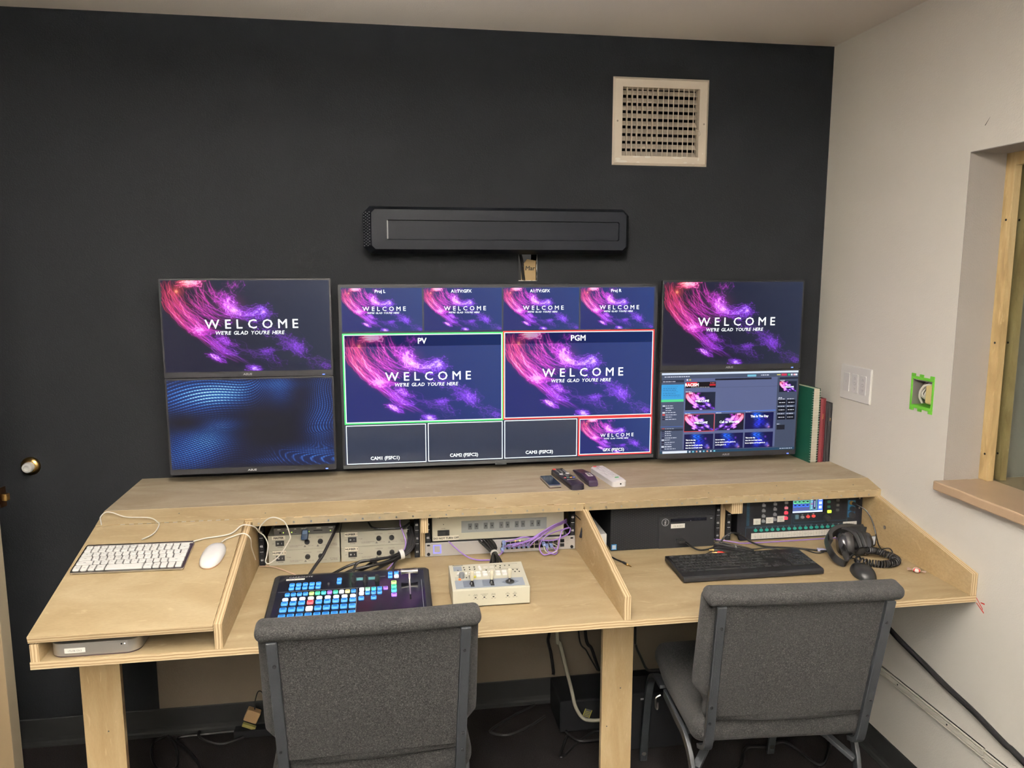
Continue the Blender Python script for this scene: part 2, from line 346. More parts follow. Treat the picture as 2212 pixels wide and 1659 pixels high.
# ------------------------------------------------------------------ pictures shown on the screens, computed as vertex colours
def s2l(c):
    c=np.asarray(c,float);return np.where(c<=.04045,c/12.92,((c+.055)/1.055)**2.4)
def blur(a,n=1):
    for _ in range(n):
        b=np.pad(a,((1,1),(1,1),(0,0)));a=(b[:-2]+2*b[1:-1]+b[2:])/4;a=(a[:,:-2]+2*a[:,1:-1]+a[:,2:])/4
    return a
def cr(P,n):
    P=np.array(P,float);P=np.vstack([2*P[0]-P[1],P,2*P[-1]-P[-2]]);out=[]
    for i in range(1,len(P)-2):
        t=np.linspace(0,1,n,endpoint=False)[:,None];a,b,c,d=P[i-1],P[i],P[i+1],P[i+2]
        out.append(.5*((2*b)+(c-a)*t+(2*a-5*b+4*c-d)*t*t+(3*b-a-3*c+d)*t**3))
    return np.vstack(out+[P[-2:-1]])
def nebula(W,H,tint=0.,seed=3):
    """welcome slide picture: filaments scattered round guide curves"""
    R=np.random.RandomState(seed);img=np.zeros((H,W,3));S=W/480.
    def splat(x,y,col,w):
        m=(x>=1)&(x<W-2)&(y>=1)&(y<H-2);x=x[m];y=y[m]
        w=w[m] if np.ndim(w) else np.full(len(x),w)
        ix=x.astype(int);iy=y.astype(int);fx=x-ix;fy=y-iy
        for dx,dy,ww in((0,0,(1-fx)*(1-fy)),(1,0,fx*(1-fy)),(0,1,(1-fx)*fy),(1,1,fx*fy)):
            for k in range(3):np.add.at(img[:,:,k],(iy+dy,ix+dx),ww*w*col[k])
    def colr(u,v):
        a=np.clip(u*1.5+v*.45,0,1)
        K=np.array([[1,.05,.04],[1,.05,.20],[.9,.05,.62],[.52,.04,.85],[.24,.03,.72]]);q=a*4;i=min(int(q),3)
        return K[i]*(1-q+i)+K[i+1]*(q-i)
    def fil(guide,n,spread,wob,inten,part=.5):
        G=cr(guide,60)
        for _ in range(n):
            L=len(G);l=int(L*R.uniform(part*.4,part));s=R.randint(0,max(1,L-l));g=G[s:s+l].copy()
            off=R.normal(0,spread,2);t=np.linspace(0,1,l)
            for f in(1,2,4,9):
                g+=np.sin(t[:,None]*f*3+R.uniform(0,6,2))*wob*R.normal(0,1,2)/f**.8
            g+=off
            gg=cr(g[::6],28);x=gg[:,0]*W;y=gg[:,1]*H
            w=inten*R.uniform(.2,1)**2*np.sin(np.linspace(0,np.pi,len(x)))**.6*S**.2
            splat(x,y,colr(g[l//2,0],g[l//2,1]),w)
    # outer sweeping arcs, left
    fil([(.0,-.05),(.02,.15),(.06,.32),(.13,.48),(.24,.63),(.36,.80),(.5,.93)],60,.018,.01,.55,.6)
    fil([(.06,-.05),(.06,.12),(.10,.28),(.17,.42),(.25,.54),(.33,.56)],60,.022,.012,.8,.6)
    fil([(.12,-.05),(.14,.12),(.2,.27),(.27,.36),(.34,.42),(.38,.45)],45,.03,.012,.6,.6)
    fil([(.2,-.05),(.23,.1),(.26,.2),(.3,.3),(.36,.38)],26,.03,.01,.5,.7)
    fil([(.12,.0),(.16,.02),(.2,.0),(.17,-.02)],60,.02,.02,1.0,.9)
    # knot and bridge
    fil([(.36,.12),(.38,.22),(.41,.32),(.47,.4)],90,.02,.022,.9,.6)
    fil([(.38,.25),(.44,.34),(.52,.38),(.58,.33),(.62,.35)],110,.022,.022,.75,.5)
    fil([(.27,.1),(.33,.14),(.37,.2)],12,.015,.015,.4,.7)
    fil([(.44,-.05),(.42,.05),(.4,.14)],22,.025,.025,.3,.7)
    fil([(.17,.5),(.22,.54),(.28,.55)],70,.02,.02,.55,.9)
    fil([(.57,.33),(.6,.36),(.6,.42)],50,.02,.02,.5,.9)
    fil([(.5,.45),(.6,.5),(.7,.62),(.78,.72),(.84,.8)],90,.03,.025,.3,.4)
    fil([(.76,.62),(.8,.74),(.83,.84)],60,.02,.02,.35,.8)
    fil([(.7,.7),(.76,.74)],40,.02,.02,.35,.9)
    fil([(.3,.6),(.36,.66),(.4,.72)],40,.015,.02,.6,.9)
    fil([(.24,.58),(.3,.7),(.38,.78),(.44,.82)],40,.02,.01,.5,.6)
    fil([(.26,.8),(.3,.84),(.36,.9)],34,.01,.01,.8,.9)
    fil([(.3,.66),(.42,.74),(.56,.8),(.66,.9),(.72,.98)],60,.035,.02,.25,.4)
    fil([(.55,.82),(.6,.78),(.66,.74)],24,.012,.02,.35,.7)
    fil([(.49,.95),(.53,.97),(.56,.98)],50,.012,.015,.55,.9)
    fil([(.95,.93),(.98,.96),(1.0,.98)],26,.02,.015,.22,.9)
    fil([(.84,.84),(.9,.9),(.99,.96)],40,.03,.02,.12,.6)
    core=blur(img.copy(),max(1,int(2*S)));glow=blur(img.copy(),int(26*S*S)+6)
    img=(img*.30+core*.10+glow*.11)*.72
    L=img.max(2,keepdims=True);img=img*(1-np.exp(-1.25*L))/np.maximum(L,1e-6);img+=np.clip(L-1.0,0,2)*.22
    u,v=np.meshgrid(np.linspace(0,1,W),np.linspace(0,1,H))
    def sp(cx,cy,r,c,k):
        d=((u-cx)**2+((v-cy)*.5625)**2)/r**2
        for i in range(3):img[:,:,i]+=k*c[i]*np.exp(-d)
    sp(.09,.12,.008,(1,.35,.15),.9);sp(.09,.12,.03,(1,.1,.05),.35);sp(.42,.325,.02,(1,.5,1),.5);sp(.6,.345,.008,(1,.5,1),.6);sp(.4,.3,.07,(.8,.1,.6),.12);sp(.15,.0,.03,(1,.25,.05),.5)
    a=np.clip((u-.3)*1.1+(.5-v)*.3,0,1)
    b0=np.array([.012,.012,.03])+tint*np.array([.007,.014,.125]);b1=np.array([.020,.030,.062])+tint*np.array([.004,.024,.14])
    for i in range(3):img[:,:,i]+=b0[i]*(1-a)+b1[i]*a
    return np.clip(img,0,1)
def waves(W,H,seed=5):
    """dark desktop picture: rows of short bright blue strokes following a bent flow"""
    R=np.random.RandomState(seed)
    u,v=np.meshgrid(np.linspace(0,1,W),np.linspace(0,1,H))
    e=lambda cx,cy,rx,ry:np.exp(-(((u-cx)/rx)**2+((v-cy)/ry)**2))
    A=1.0*e(.28,.16,.28,.17)+.55*e(.1,.2,.2,.2)+.9*e(.17,.72,.2,.2)+.5*e(.05,.9,.18,.16)+.55*e(.95,.25,.09,.4)+.5*e(.9,.55,.1,.22)+.6*e(.85,.85,.25,.09)+.4*e(.95,.95,.2,.08)+.55*e(.68,.1,.08,.22)+.5*e(.5,.06,.3,.06)+.12*e(.6,.5,.05,.05)+.45*e(.33,.5,.14,.07)+.35*e(.6,.93,.15,.04)
    A*=1-.95*e(.09,.47,.13,.09);A*=1-.9*e(.62,.5,.2,.22)*.9
    sl=1/(1+np.exp(-(v-.5-.25*(u-.2))*16))*(1-1/(1+np.exp(-(u-.55)*14)));sr=1/(1+np.exp(-(u-.66)*16))*(1-1/(1+np.exp(-(v-.78)*18)))
    ph=30*v+2.6*np.sin(3.4*u+.6)+1.6*np.sin(6*u-3.3*v+.4)-6*u*sl+ (26*u+12*v)*sl+sr*(60*u-22*v+.8*np.sin(14*v))
    q=60*u-26*v+4*np.sin(6*v+2*u)
    ln=np.clip(np.sin(ph*2*np.pi),0,1)**2.2
    ds=.35+.65*np.clip(np.sin(q*2*np.pi*.9)+.5,0,1)
    I=1.35*A**2.1*ln*ds*(.6+.8*R.rand(H,W))*1.3
    hot=1.0*e(.32,.17,.14,.08)+.6*e(.3,.62,.12,.12)
    img=np.zeros((H,W,3))
    c0=np.array([.015,.09,.42]);c1=np.array([.15,.55,1.0])
    k=np.clip(I*hot*1.2,0,1)
    for i in range(3):
        img[:,:,i]=I*(c0[i]*(1-k)+c1[i]*k)*1.5+A*[.001,.010,.075][i]+[.009,.009,.013][i]+hot*[.0,.03,.15][i]*A
    return 1-np.exp(-img*1.4)
def srgb(*c): return tuple(s2l(np.array(c)/255.))
def ui(W, H):
    """control software window: bars, lists and rows of slide thumbnails"""
    R = np.random.RandomState(2); im = np.zeros((H, W, 3))
    def rect(u0, v0, u1, v1, c): im[int(round(v0*H)):int(round(v1*H)), int(round(u0*W)):int(round(u1*W))] = srgb(*c)
    def put(u0, v0, u1, v1, a):
        x0, x1, y0, y1 = int(u0*W), int(u1*W), int(v0*H), int(v1*H); yy = (np.linspace(0, .999, y1-y0)*a.shape[0]).astype(int); xx = (np.linspace(0, .999, x1-x0)*a.shape[1]).astype(int)
        im[y0:y1, x0:x1] = a[yy][:, xx]
    def dash(u0, u1, v, c=(215, 220, 235), h=.008):
        u = u0
        while u < u1:
            w_ = R.uniform(.006, .02); rect(u, v, min(u+w_, u1), v+h, c); u += w_+.004
    rect(0, 0, 1, 1, (74, 84, 108)); rect(0, 0, 1, .027, (215, 228, 245)); rect(0, .027, 1, .075, (72, 82, 104))
    dash(.02, .2, .046); dash(.72, .78, .046); rect(.62, .04, .685, .066, (120, 190, 215)); rect(.84, .044, .866, .056, (225, 215, 110)); rect(.872, .036, .912, .062, (205, 60, 85))
    for u, c in ((.93, (60, 190, 120)), (.95, (220, 225, 240)), (.97, (230, 180, 190)), (.985, (225, 235, 250))): rect(u-.007, .04, u+.007, .062, c)
    rect(.165, .075, .845, .95, (92, 101, 140)); rect(.845, .09, 1, .965, (64, 74, 96)); rect(0, .09, .16, .118, (42, 48, 66)); dash(.01, .1, .102)
    rect(.385, .08, .8, .102, (24, 27, 40)); rect(.86, .085, 1, .105, (30, 34, 48)); rect(.18, .08, .19, .1, (225, 230, 240)); rect(.198, .08, .21, .1, (210, 190, 90))
    rect(.165, .19, .845, .193, (74, 82, 112))
    rect(0, .145, .163, .325, (62, 160, 222)); rect(0, .325, .163, .356, (84, 214, 140))
    for k in range(7): dash(.012, .10+.04*R.rand(), .165+k*.021, (40, 105, 160), .006)
    for v0, n in ((.395, 7), (.68, 11)):
        for k in range(n):
            v = v0+k*.0275
            if v > .95: break
            rect(.012, v, .032, v+.017, [(40, 30, 50), (215, 220, 230), (210, 70, 60), (60, 60, 90), (30, 34, 60)][R.randint(5)]); dash(.036, .07+.05*R.rand(), v+.005)
    rect(0, .66, .165, .664, (70, 120, 220)); rect(0, .69, .165, .715, (44, 50, 66)); rect(.17, .488, .842, .496, (80, 130, 230))
    wl = nebula(160, 90, 0, 3)**1.1
    yy, xx = np.mgrid[0:90, 0:160]/90.
    bl = np.zeros((90, 160, 3)); bl[:] = srgb(14, 14, 70)
    for cx, cy, r, c in ((.8, .18, .22, (20, 110, 240)), (.6, .1, .15, (30, 90, 240)), (.9, .5, .2, (30, 40, 230)), (.75, .75, .18, (40, 60, 240)), (1.4, .8, .12, (120, 110, 240)), (1.3, .3, .05, (150, 80, 240)), (1.5, .9, .06, (230, 150, 200)), (1.1, .6, .25, (16, 20, 150))):
        g = np.exp(-(((xx-cx)**2+(yy-cy)**2)/r**2))*(.6+.4*np.sin(xx*23+7*np.sin(yy*11)))
        for i in range(3): bl[:, :, i] += g*srgb(*c)[i]
    rect(.176, .118, .392, .19, (16, 10, 16)); rect(.178, .12, .256, .172, (225, 40, 45)); rect(.346, .148, .39, .166, (215, 40, 50)); dash(.215, .35, .181, (220, 220, 220), .006); dash(.35, .388, .13, (225, 120, 120), .006)
    put(.176, .245, .392, .465, wl); rect(.170, .515, .392, .735, (225, 70, 62)); put(.174, .522, .388, .728, wl)
    put(.396, .522, .61, .728, wl[:, ::-1]*.9); put(.618, .515, .83, .725, bl)
    for u in (.176, .398, .62): put(u, .765, u+.212, .962, bl)
    for u, v in ((.176, .233), (.176, .505), (.4, .505), (.62, .502)): dash(u, u+.04, v, (230, 235, 245), .007)
    put(.862, .135, .992, .27, wl); dash(.866, .9, .118); dash(.86, .885, .335)
    for r_ in range(3):
        for u in (.856, .926): rect(u, .365+.093*r_, u+.062, .43+.093*r_, (14, 16, 28)); dash(u+.008, u+.054, .395+.093*r_, (220, 225, 235), .009); dash(u, u+.05, .352+.093*r_)
    rect(.856, .68, .916, .74, (22, 25, 36)); dash(.856, .88, .665)
    rect(0, .965, 1, 1, (28, 66, 92)); rect(.02, .968, .2, .998, (222, 230, 242))
    for k in range(8): rect(.212+k*.026, .974, .224+k*.026, .992, [(225, 230, 240), (120, 200, 220), (230, 150, 120)][k % 3])
    dash(.885, .985, .978)
    return im
def pic_mesh(name, a):
    """a screen-sized unit sheet (1 wide, 1 high) carrying the picture as a colour per vertex"""
    H, W = a.shape[:2]; x, y = np.meshgrid(np.linspace(0, 1, W), np.linspace(1, 0, H)); co = np.stack([x, y, x*0], 2).reshape(-1, 3)
    i = (np.arange(H-1)[:, None]*W+np.arange(W-1)[None]).ravel(); q = np.stack([i, i+W, i+W+1, i+1], 1)
    me = bpy.data.meshes.new(name); me.vertices.add(len(co)); me.vertices.foreach_set('co', co.ravel())
    me.loops.add(q.size); me.loops.foreach_set('vertex_index', q.ravel()); me.polygons.add(len(q)); me.polygons.foreach_set('loop_start', np.arange(len(q))*4)
    me.update(calc_edges=True); c = me.attributes.new('picture', 'FLOAT_COLOR', 'POINT')
    c.data.foreach_set('color', np.concatenate([a.reshape(-1, 3), np.ones((H*W, 1))], 1).ravel().astype(np.float32)); me.materials.append(M['screen']); return me
PIC = {'welcome': pic_mesh('welcome_picture', nebula(480, 270)), 'welcome_blue': pic_mesh('welcome_picture_blue', nebula(360, 202, 1)),
       'waves': pic_mesh('waves_picture', waves(480, 270)), 'ui': pic_mesh('window_picture', ui(480, 270))}
def picture(name, pic, parent, F, x0, y0, w_, h, z):
    """hang a picture sheet on parent at local (x0, y0) of the plane F"""
    ob = bpy.data.objects.new(name, PIC[pic]); ob.parent = parent; COL.objects.link(ob)
    ob.matrix_local = WORLD[parent.name].inverted() @ F @ Matrix.Translation((x0, y0, z)) @ Matrix.Diagonal((w_, h, 1, 1)); WORLD[ob.name] = WORLD[parent.name].copy(); return ob
M['glow'] = lit('screen_lettering', (.86, .93, .95)); M['glowg'] = lit('green_frame_light', (.03, .78, .12)); M['glowr'] = lit('red_frame_light', (.80, .02, .02))
M['gloww'] = lit('white_frame_light', (.70, .80, .86)); M['titlebar'] = mat('dark_title_strip', (.01, .012, .02), .3, emit=(.03, .03, .06), es=1)
M['navyscreen'] = mat('dim_navy_picture', (.006, .008, .014), .12, spec=.3, emit=(.022, .026, .045), es=1); M['led'] = lit('blue_led', (.08, .16, 1.0), 3)
def welcome_text(parent, F, x0, y0, w_, h, z, small=False):
    m = MB().at(F); m.text('WELCOME', x0+w_*.525, y0+h*.475, h*.100, bold=.012, gap=.60, sx=1.03, z=z); m.build('caption', M['glow'], parent, fix=False, props={'label': 'white WELCOME lettering'})
    m = MB().at(F); m.text("WE'RE GLAD YOU'RE HERE", x0+w_*.51, y0+h*.408, h*.039, bold=.02, gap=.17, sx=1.0, shear=.18, z=z); m.build('caption', M['glow'], parent, fix=False, props={'label': "white line WE'RE GLAD YOU'RE HERE"})

# ------------------------------------------------------------------ the room
def wall_cells(axis, t0, t1, A, B, holes, split=None):
    """wall made of cells between the cuts A x B; holes = list of (a0,a1,b0,b1); thickness t0..t1 along axis"""
    m = MB()
    for i in range(len(A)-1):
        for j in range(len(B)-1):
            a, b = (A[i]+A[i+1])/2, (B[j]+B[j+1])/2
            if any(h[0] < a < h[1] and h[2] < b < h[3] for h in holes): continue
            mi = split(a, b) if split else 0
            if axis == 'y': m.box(A[i], A[i+1], t0, t1, B[j], B[j+1], mi)
            else: m.box(t0, t1, A[i], A[i+1], B[j], B[j+1], mi)
    return m
H = 2.4616; XL, YF = -3.62, -5.2
struct(MB().box(XL-.1, .36, YF-.1, .12, -.1, 0).build('floor', M['carpet']))
struct(MB().box(XL-.1, .36, YF-.1, .12, H, H+.1).build('ceiling', M['ceil']))
hole = (-1.163, -1.096, 1.619, 1.716); duct = (-.797, -.507, 2.056, 2.297)
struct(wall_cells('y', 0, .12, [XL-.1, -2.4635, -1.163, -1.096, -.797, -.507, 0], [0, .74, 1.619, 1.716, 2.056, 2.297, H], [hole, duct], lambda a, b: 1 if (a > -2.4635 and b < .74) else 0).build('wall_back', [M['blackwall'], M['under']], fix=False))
ring = (-.658, -.566, 1.24, 1.322); win = (-2.3, -.733, 1.01, 1.987)
wr = wall_cells('x', 0, .36, [YF-.1, -2.3, -.733, -.658, -.566, 0], [0, 1.01, 1.24, 1.322, 1.987, H], [ring, (-2.3, -.733, 1.01, 1.987)])
struct(wr.build('wall_right', M['cream'], fix=False))
struct(MB().box(XL-.1, XL, YF-.1, 0, 0, H).build('wall_left', M['cream'])); struct(MB().box(XL, 0, YF-.1, YF, 0, H).build('wall_front', M['cream']))
struct(MB().box(2.2, 2.3, -3.2, .5, 0, 3).build('wall_neighbour', M['cream']))
def cove(name, P0, P1, nrm):
    """rubber base 0.1 high with a rounded toe"""
    m = MB(); n = Vector(nrm); sec = [(0, 0), (.016, 0), (.0155, .004), (.008, .009), (.005, .016), (.0035, .03), (.0035, .097), (.002, .1), (0, .1)]
    A = [Vector(P0)+n*a+Vector((0, 0, b)) for a, b in sec]; B_ = [Vector(P1)+n*a+Vector((0, 0, b)) for a, b in sec]; k = len(sec)
    m.add(A+B_, [(i, (i+1) % k, k+(i+1) % k, k+i) for i in range(k)]+[tuple(reversed(range(k))), tuple(range(k, 2*k))]); return struct(m.build(name, M['base']))
cove('baseboard_back', (XL, -.0002, 0), (0, -.0002, 0), (0, -1, 0)); cove('baseboard_right', (-.0002, 0, 0), (-.0002, -4.6, 0), (-1, 0, 0))
# pencil and red marker strokes drawn on the right wall
m = MB()
for a, b in (((-.798, 2.07), (-.781, 2.05)),): m.add([(-.0006, a[0], a[1]), (-.0006, b[0]-.0015, b[1]), (-.0006, b[0]+.0015, b[1]), (-.0006, a[0]+.0008, a[1])], [(0, 1, 2, 3)])
tag(m.build('pencil_mark', M['ink'], None, fix=False), 'short dark slanted pencil mark high on the cream wall', 'mark')
m = MB()
for a, b in (((-.903, .742), (-.93, .72)), ((-.905, .728), (-.935, .712)), ((-.92, .735), (-.935, .738))): m.add([(-.0006, a[0], a[1]), (-.0006, b[0], b[1]-.002), (-.0006, b[0], b[1]+.002), (-.0006, a[0], a[1]+.003)], [(0, 1, 2, 3)])
tag(m.build('red_mark', M['red'], None, fix=False), 'small red marker scribble on the wall at the desk front corner', 'mark')
# window in the right wall: maple sill, two wooden stops and the pane between them
wn = struct(thing('window_1', 'interior window recess with maple sill in the right wall', 'window', (0.1, -1.5, 1.04)))
m = MB(); m.box(-.034, .36, -2.3, -.7332, 1.012, 1.04); m.build('window_sill', M['sill'], wn, bevel=.004)
m = MB(); m.box(.0005, .3595, -.7345, -.7325, 1.0401, 1.9868); m.box(.0005, .3595, -2.3, -.7345, 1.985, 1.9872); m.build('recess_lining', mat('recess_tone', (.33, .30, .275), .8, bump=.4, bscale=200), wn)  # thin sheets over the window return, toned darker than the wall
for x in (.115, .158):
    m = MB(); m.box(x, x+.02, -.770, -.7346, 1.041, 1.986)
    for z in (1.12, 1.45, 1.8): m.at(frame((x-.0004, -.752, z), (0, -1, 0), (0, 0, 1))).cyl(0, 0, -.001, .0006, .0032, 1)
    m.build('window_stop', [M['trim'], M['ink']], wn)
    m = MB(); m.box(x, x+.02, -2.3, -.7705, 1.950, 1.9848); m.build('window_stop', M['trim'], wn)
m = MB(); m.box(.1435, .1495, -2.3, -.735, 1.0402, 1.986); m.build('pane', M['glass'], wn)
# the door at the far left, folded back towards the bumper
phi = math.radians(17); hx, hy = -2.757, -.36; dd = Vector((-math.cos(phi), math.sin(phi), 0)); dn = Vector((-math.sin(phi), -math.cos(phi), 0))   # from the free edge to the hinge; towards the room
dT = frame((hx, hy, 0), dd, (0, 0, 1))
dr = struct(thing('door_1', 'open wood veneer door', 'door', T=Matrix.Translation((hx, hy, 0))))
m = MB().at(dT); m.box(0, .86, .012, 2.04, -.036, 0, [0, 0, 1, 0, 1, 1]); m.build('door_leaf', [M['doorm'], M['dooredge']], dr, bevel=.0015)
eT = frame(tuple(Vector((hx, hy, .998))), tuple(dn), (0, 0, 1))
m = MB().at(frame(tuple(Vector((hx, hy, .998))), tuple(-dn), (0, 0, 1))); m.rrect(.006, .030, -.030, .030, -.0005, .0012, .002); m.build('latch_plate', mat('dark_bronze', (.09, .05, .03), .4, 1), dr)
m = MB().at(frame(tuple(Vector((hx, hy, .998))), tuple(-dn), (0, 0, 1))); m.prism([(.010, -.011), (.026, -.011), (.026, .011), (.010, .011)], .001, .018); m.build('latch_bolt', M['brass'], dr, bevel=.003)
# unseen fluorescent lights, hung below the ceiling to carry an added uplight
for i, (x, y, s, up) in enumerate(LIGHTS):
    t = thing('unseen_light', ['unseen fluorescent light nearest the desk with an added uplight', 'unseen fluorescent light at the back of the room with an added uplight'][i], 'light', (x, y, H-.26))
    z = H-.26; m = MB()
    for A in ((x-.17, x-.15, y-.62, y+.62), (x+.15, x+.17, y-.62, y+.62), (x-.15, x+.15, y-.62, y-.60), (x-.15, x+.15, y+.60, y+.62)): m.box(*A, z, z+.092)  # sides raised to keep the added uplight off the walls
    m.build('housing', M['white'], t)
    for q in (-.5, .5): MB().box(x-.004, x+.004, y+q-.004, y+q+.004, z+.05, H).build('hanger', M['steel'], t)
    m = MB(); m.add([(x-.15, y-.6, z+.006), (x+.15, y-.6, z+.006), (x+.15, y+.6, z+.006), (x-.15, y+.6, z+.006)], [(3, 2, 1, 0)]); m.build('lower_diffuser', mat('diffuser_down', (.8, .8, .8), .5, emit=LIGHT_COL[:3], es=s), t, fix=False)
    m = MB(); m.add([(x-.15, y-.6, z+.054), (x+.15, y-.6, z+.054), (x+.15, y+.6, z+.054), (x-.15, y+.6, z+.054)], [(0, 1, 2, 3)]); m.build('added_uplight', mat('added_uplight_glow', (.8, .8, .8), .5, emit=LIGHT_COL[:3], es=up), t, fix=False)  # upward glow added to brighten the ceiling
# ------------------------------------------------------------------ the plywood console desk
XD = -2.468; P2 = [M['ply'], M['ez']]; PV = [M['plyv'], M['ex']]
desk = thing('console_desk', 'long birch plywood console desk with raised rear shelf and angled dividers', 'desk', (-1.234, -.45, 0))
MB().panel(XD, 0-.0005, -.903, -.0005, .731, .750, 2).build('desktop', P2, desk, bevel=.0008)
MB().panel(XD, -.0005, -.3685, -.0005, .931, .949, 2).build('shelf', [M['shelf'], M['ez']], desk, bevel=.0006)
def slope_box(x0, x1, y0, z0, y1, z1, t):
    """board whose top runs from (y0,z0) down to (y1,z1)"""
    d = Vector((0, y1-y0, z1-z0)).normalized(); n = Vector((0, -d.z, d.y)); n = n if n.z < 0 else -n; n *= t
    v = []
    for x in (x0, x1): v += [(x, y0, z0), (x, y1, z1), (x, y1+n.y, z1+n.z), (x, y0+n.y, z0+n.z)]
    return v, [(0, 1, 2, 3), (7, 6, 5, 4), (0, 4, 5, 1), (1, 5, 6, 2), (2, 6, 7, 3), (3, 7, 4, 0)]
v, f = slope_box(XD, -.0005, -.3695, .949, -.4445, .930, .018)
MB().add(v, f, [1, 1, 0, 1, 0, 1]).build('front_strip', P2, desk, bevel=.0005)
v, f = slope_box(XD, -2.0555, -.446, .9290, -.9075, .8145, .018)
lid = MB().add(v, f, [1, 1, 0, 1, 0, 1]).build('lid', P2, desk, bevel=.0008)
def divider(x0, x1, name='divider', nose=.815, top=.909):
    m = MB(); pr = [(-.001, .7502), (-.9025, .7502), (-.9025, nose), (-.447, top), (-.43, top), (-.001, top)]; n = len(pr)
    m.add([(x0, y, z) for y, z in pr]+[(x1, y, z) for y, z in pr], [tuple(range(n)), tuple(reversed(range(n, 2*n)))]+[(i, n+i, n+(i+1) % n, (i+1) % n) for i in range(n)], [0, 0]+[1]*n)
    return m.build(name, PV, desk, bevel=.0006)
divider(-2.0545, -2.0355, top=.918); divider(-1.0315, -1.0125); divider(-.0195, -.0008, 'end_panel')
m = MB(); m.panel(-2.4655, -2.4465, -.9025, -.002, .7502, .7935, 0); m.build('box_side', PV, desk)
m = MB(); pr = [(-.002, .794), (-.88, .794), (-.447, .908), (-.002, .929)]; m.add([(-2.4655, y, z) for y, z in pr]+[(-2.4465, y, z) for y, z in pr], [(0, 1, 2, 3), (7, 6, 5, 4)]+[(i, 4+i, 4+(i+1) % 4, (i+1) % 4) for i in range(4)]); m.build('box_side', PV, desk)
for x0, x1 in ((-1.5385, -1.522), (-.5285, -.5095)): MB().panel(x0, x1, -.356, -.002, .7502, .9305, 0).build('rack_post', PV, desk)
for x0, x1, z in ((-1.5375, -1.516, .854), (-.524, -.487, .866)):
    m = MB(); m.add([(x, y, q) for x in (x0, x1) for y, q in ((-.357, .9055), (-.357, z+.02), (-.385, z), (-.435, z), (-.435, .9055))], [(0, 1, 2, 3, 4), (9, 8, 7, 6, 5)]+[(i, 5+i, 5+(i+1) % 5, (i+1) % 5) for i in range(5)], [0, 0]+[1]*5); m.build('spacer_block', PV, desk)
for x0, x1, lab in ((-2.457, -2.356, 'left leg'), (-1.018, -.924, 'middle leg')):
    m = MB(); m.panel(x0, x1, -.6628, -.6438, .0, .7305, 1); m.at(front((x0+x1)/2, -.6631, 0))
    for a, b in ((-.03, .3), (.01, .42), (0, .13)): m.cyl(a, b, -.001, .0004, .0022, 2, 8)
    m.build('leg', [M['plyl'], M['ex'], M['inkgrey']], desk, bevel=.0008)
# rear ledger that carries the shelf on the wall
MB().box(XD+.02, -.02, -.02, -.001, .7502, .79).build('ledger', M['plyv'], desk)
# piano hinges, with knuckles along the top and screws
for x0, x1 in ((-2.034, -1.0275), (-1.0225, -.0015)):
    m = MB().at(front(0, -.4462, 0)); m.box(x0, x1, .9055, .9255, -.001, .0014)
    x = x0
    while x < x1-.01: m.box(x, min(x+.024, x1), .9262, .9298, -.001, .0028); x += .048
    m.build('piano_hinge', M['hinge'], desk, props={'label': 'brass piano hinge strip'})
    x = x0+.018
    while x < x1-.01: MB().at(front(0, -.4476, 0)).cyl(x, .914, 0, .0012, .0032, 0, 10).build('hinge_screw', M['steel'], desk); x += .0505
m = MB(); x = -2.40
while x < -2.10: m.box(x, x+.012, -.4472, -.4444, .9265, .9302); x += .024
m.build('lid_hinge', M['steel'], desk)
for x, y in ((-2.0, -.42), (-1.45, -.425), (-1.03, -.39), (-.6, -.42), (-.08, -.41), (-2.25, -.40), (-1.3, -.395), (-.35, -.395)): MB().at(frame((x, y, .949+(y+.3695)*.2533), (1, 0, 0), (0, 1, .2533))).cyl(0, 0, -.001, .0004, .0022, 0, 8).build('nail_hole', M['inkgrey'], desk)
# rack rails with unit numbers
def rail(x0, x1, top=.905, nums=True):
    m = MB().box(x0, x1, -.3635, -.334, .7502, top); m.at(front((x0+x1)/2, -.3638, 0))
    z = .757
    while z < top-.006: m.rrect(-.003, .003, z, z+.0055, -.001, .0003, .001, 1); z += .0148
    r = m.build('rack_rail', [M['blkm'], M['blk']], desk)
    m = MB().at(front((x0+x1)/2, -.3644, 0))
    for k in range(3): m.text('0%d' % (k+1), 0, .766+k*.0445, .006, bold=.05); m.box(-.005, .005, .795+k*.0445, .7962+k*.0445, 0, .0002)
    m.build('unit_numbers', M['print'], r, fix=False)
for a, b in ((-2.033, -2.017), (-1.5565, -1.5405), (-1.5215, -1.5055), (-1.0495, -1.0335), (-.5465, -.5305), (-.5075, -.4915)): rail(a, b)
m = MB().at(frame((-.0196, -.507, .818), (0, -1, 0), (0, 0, 1))); m.lathe([(.006, 0), (.0062, .001), (.004, .0022), (.001, .002)], n=14); m.build('screw_cap', M['steel'], desk, smooth=True)

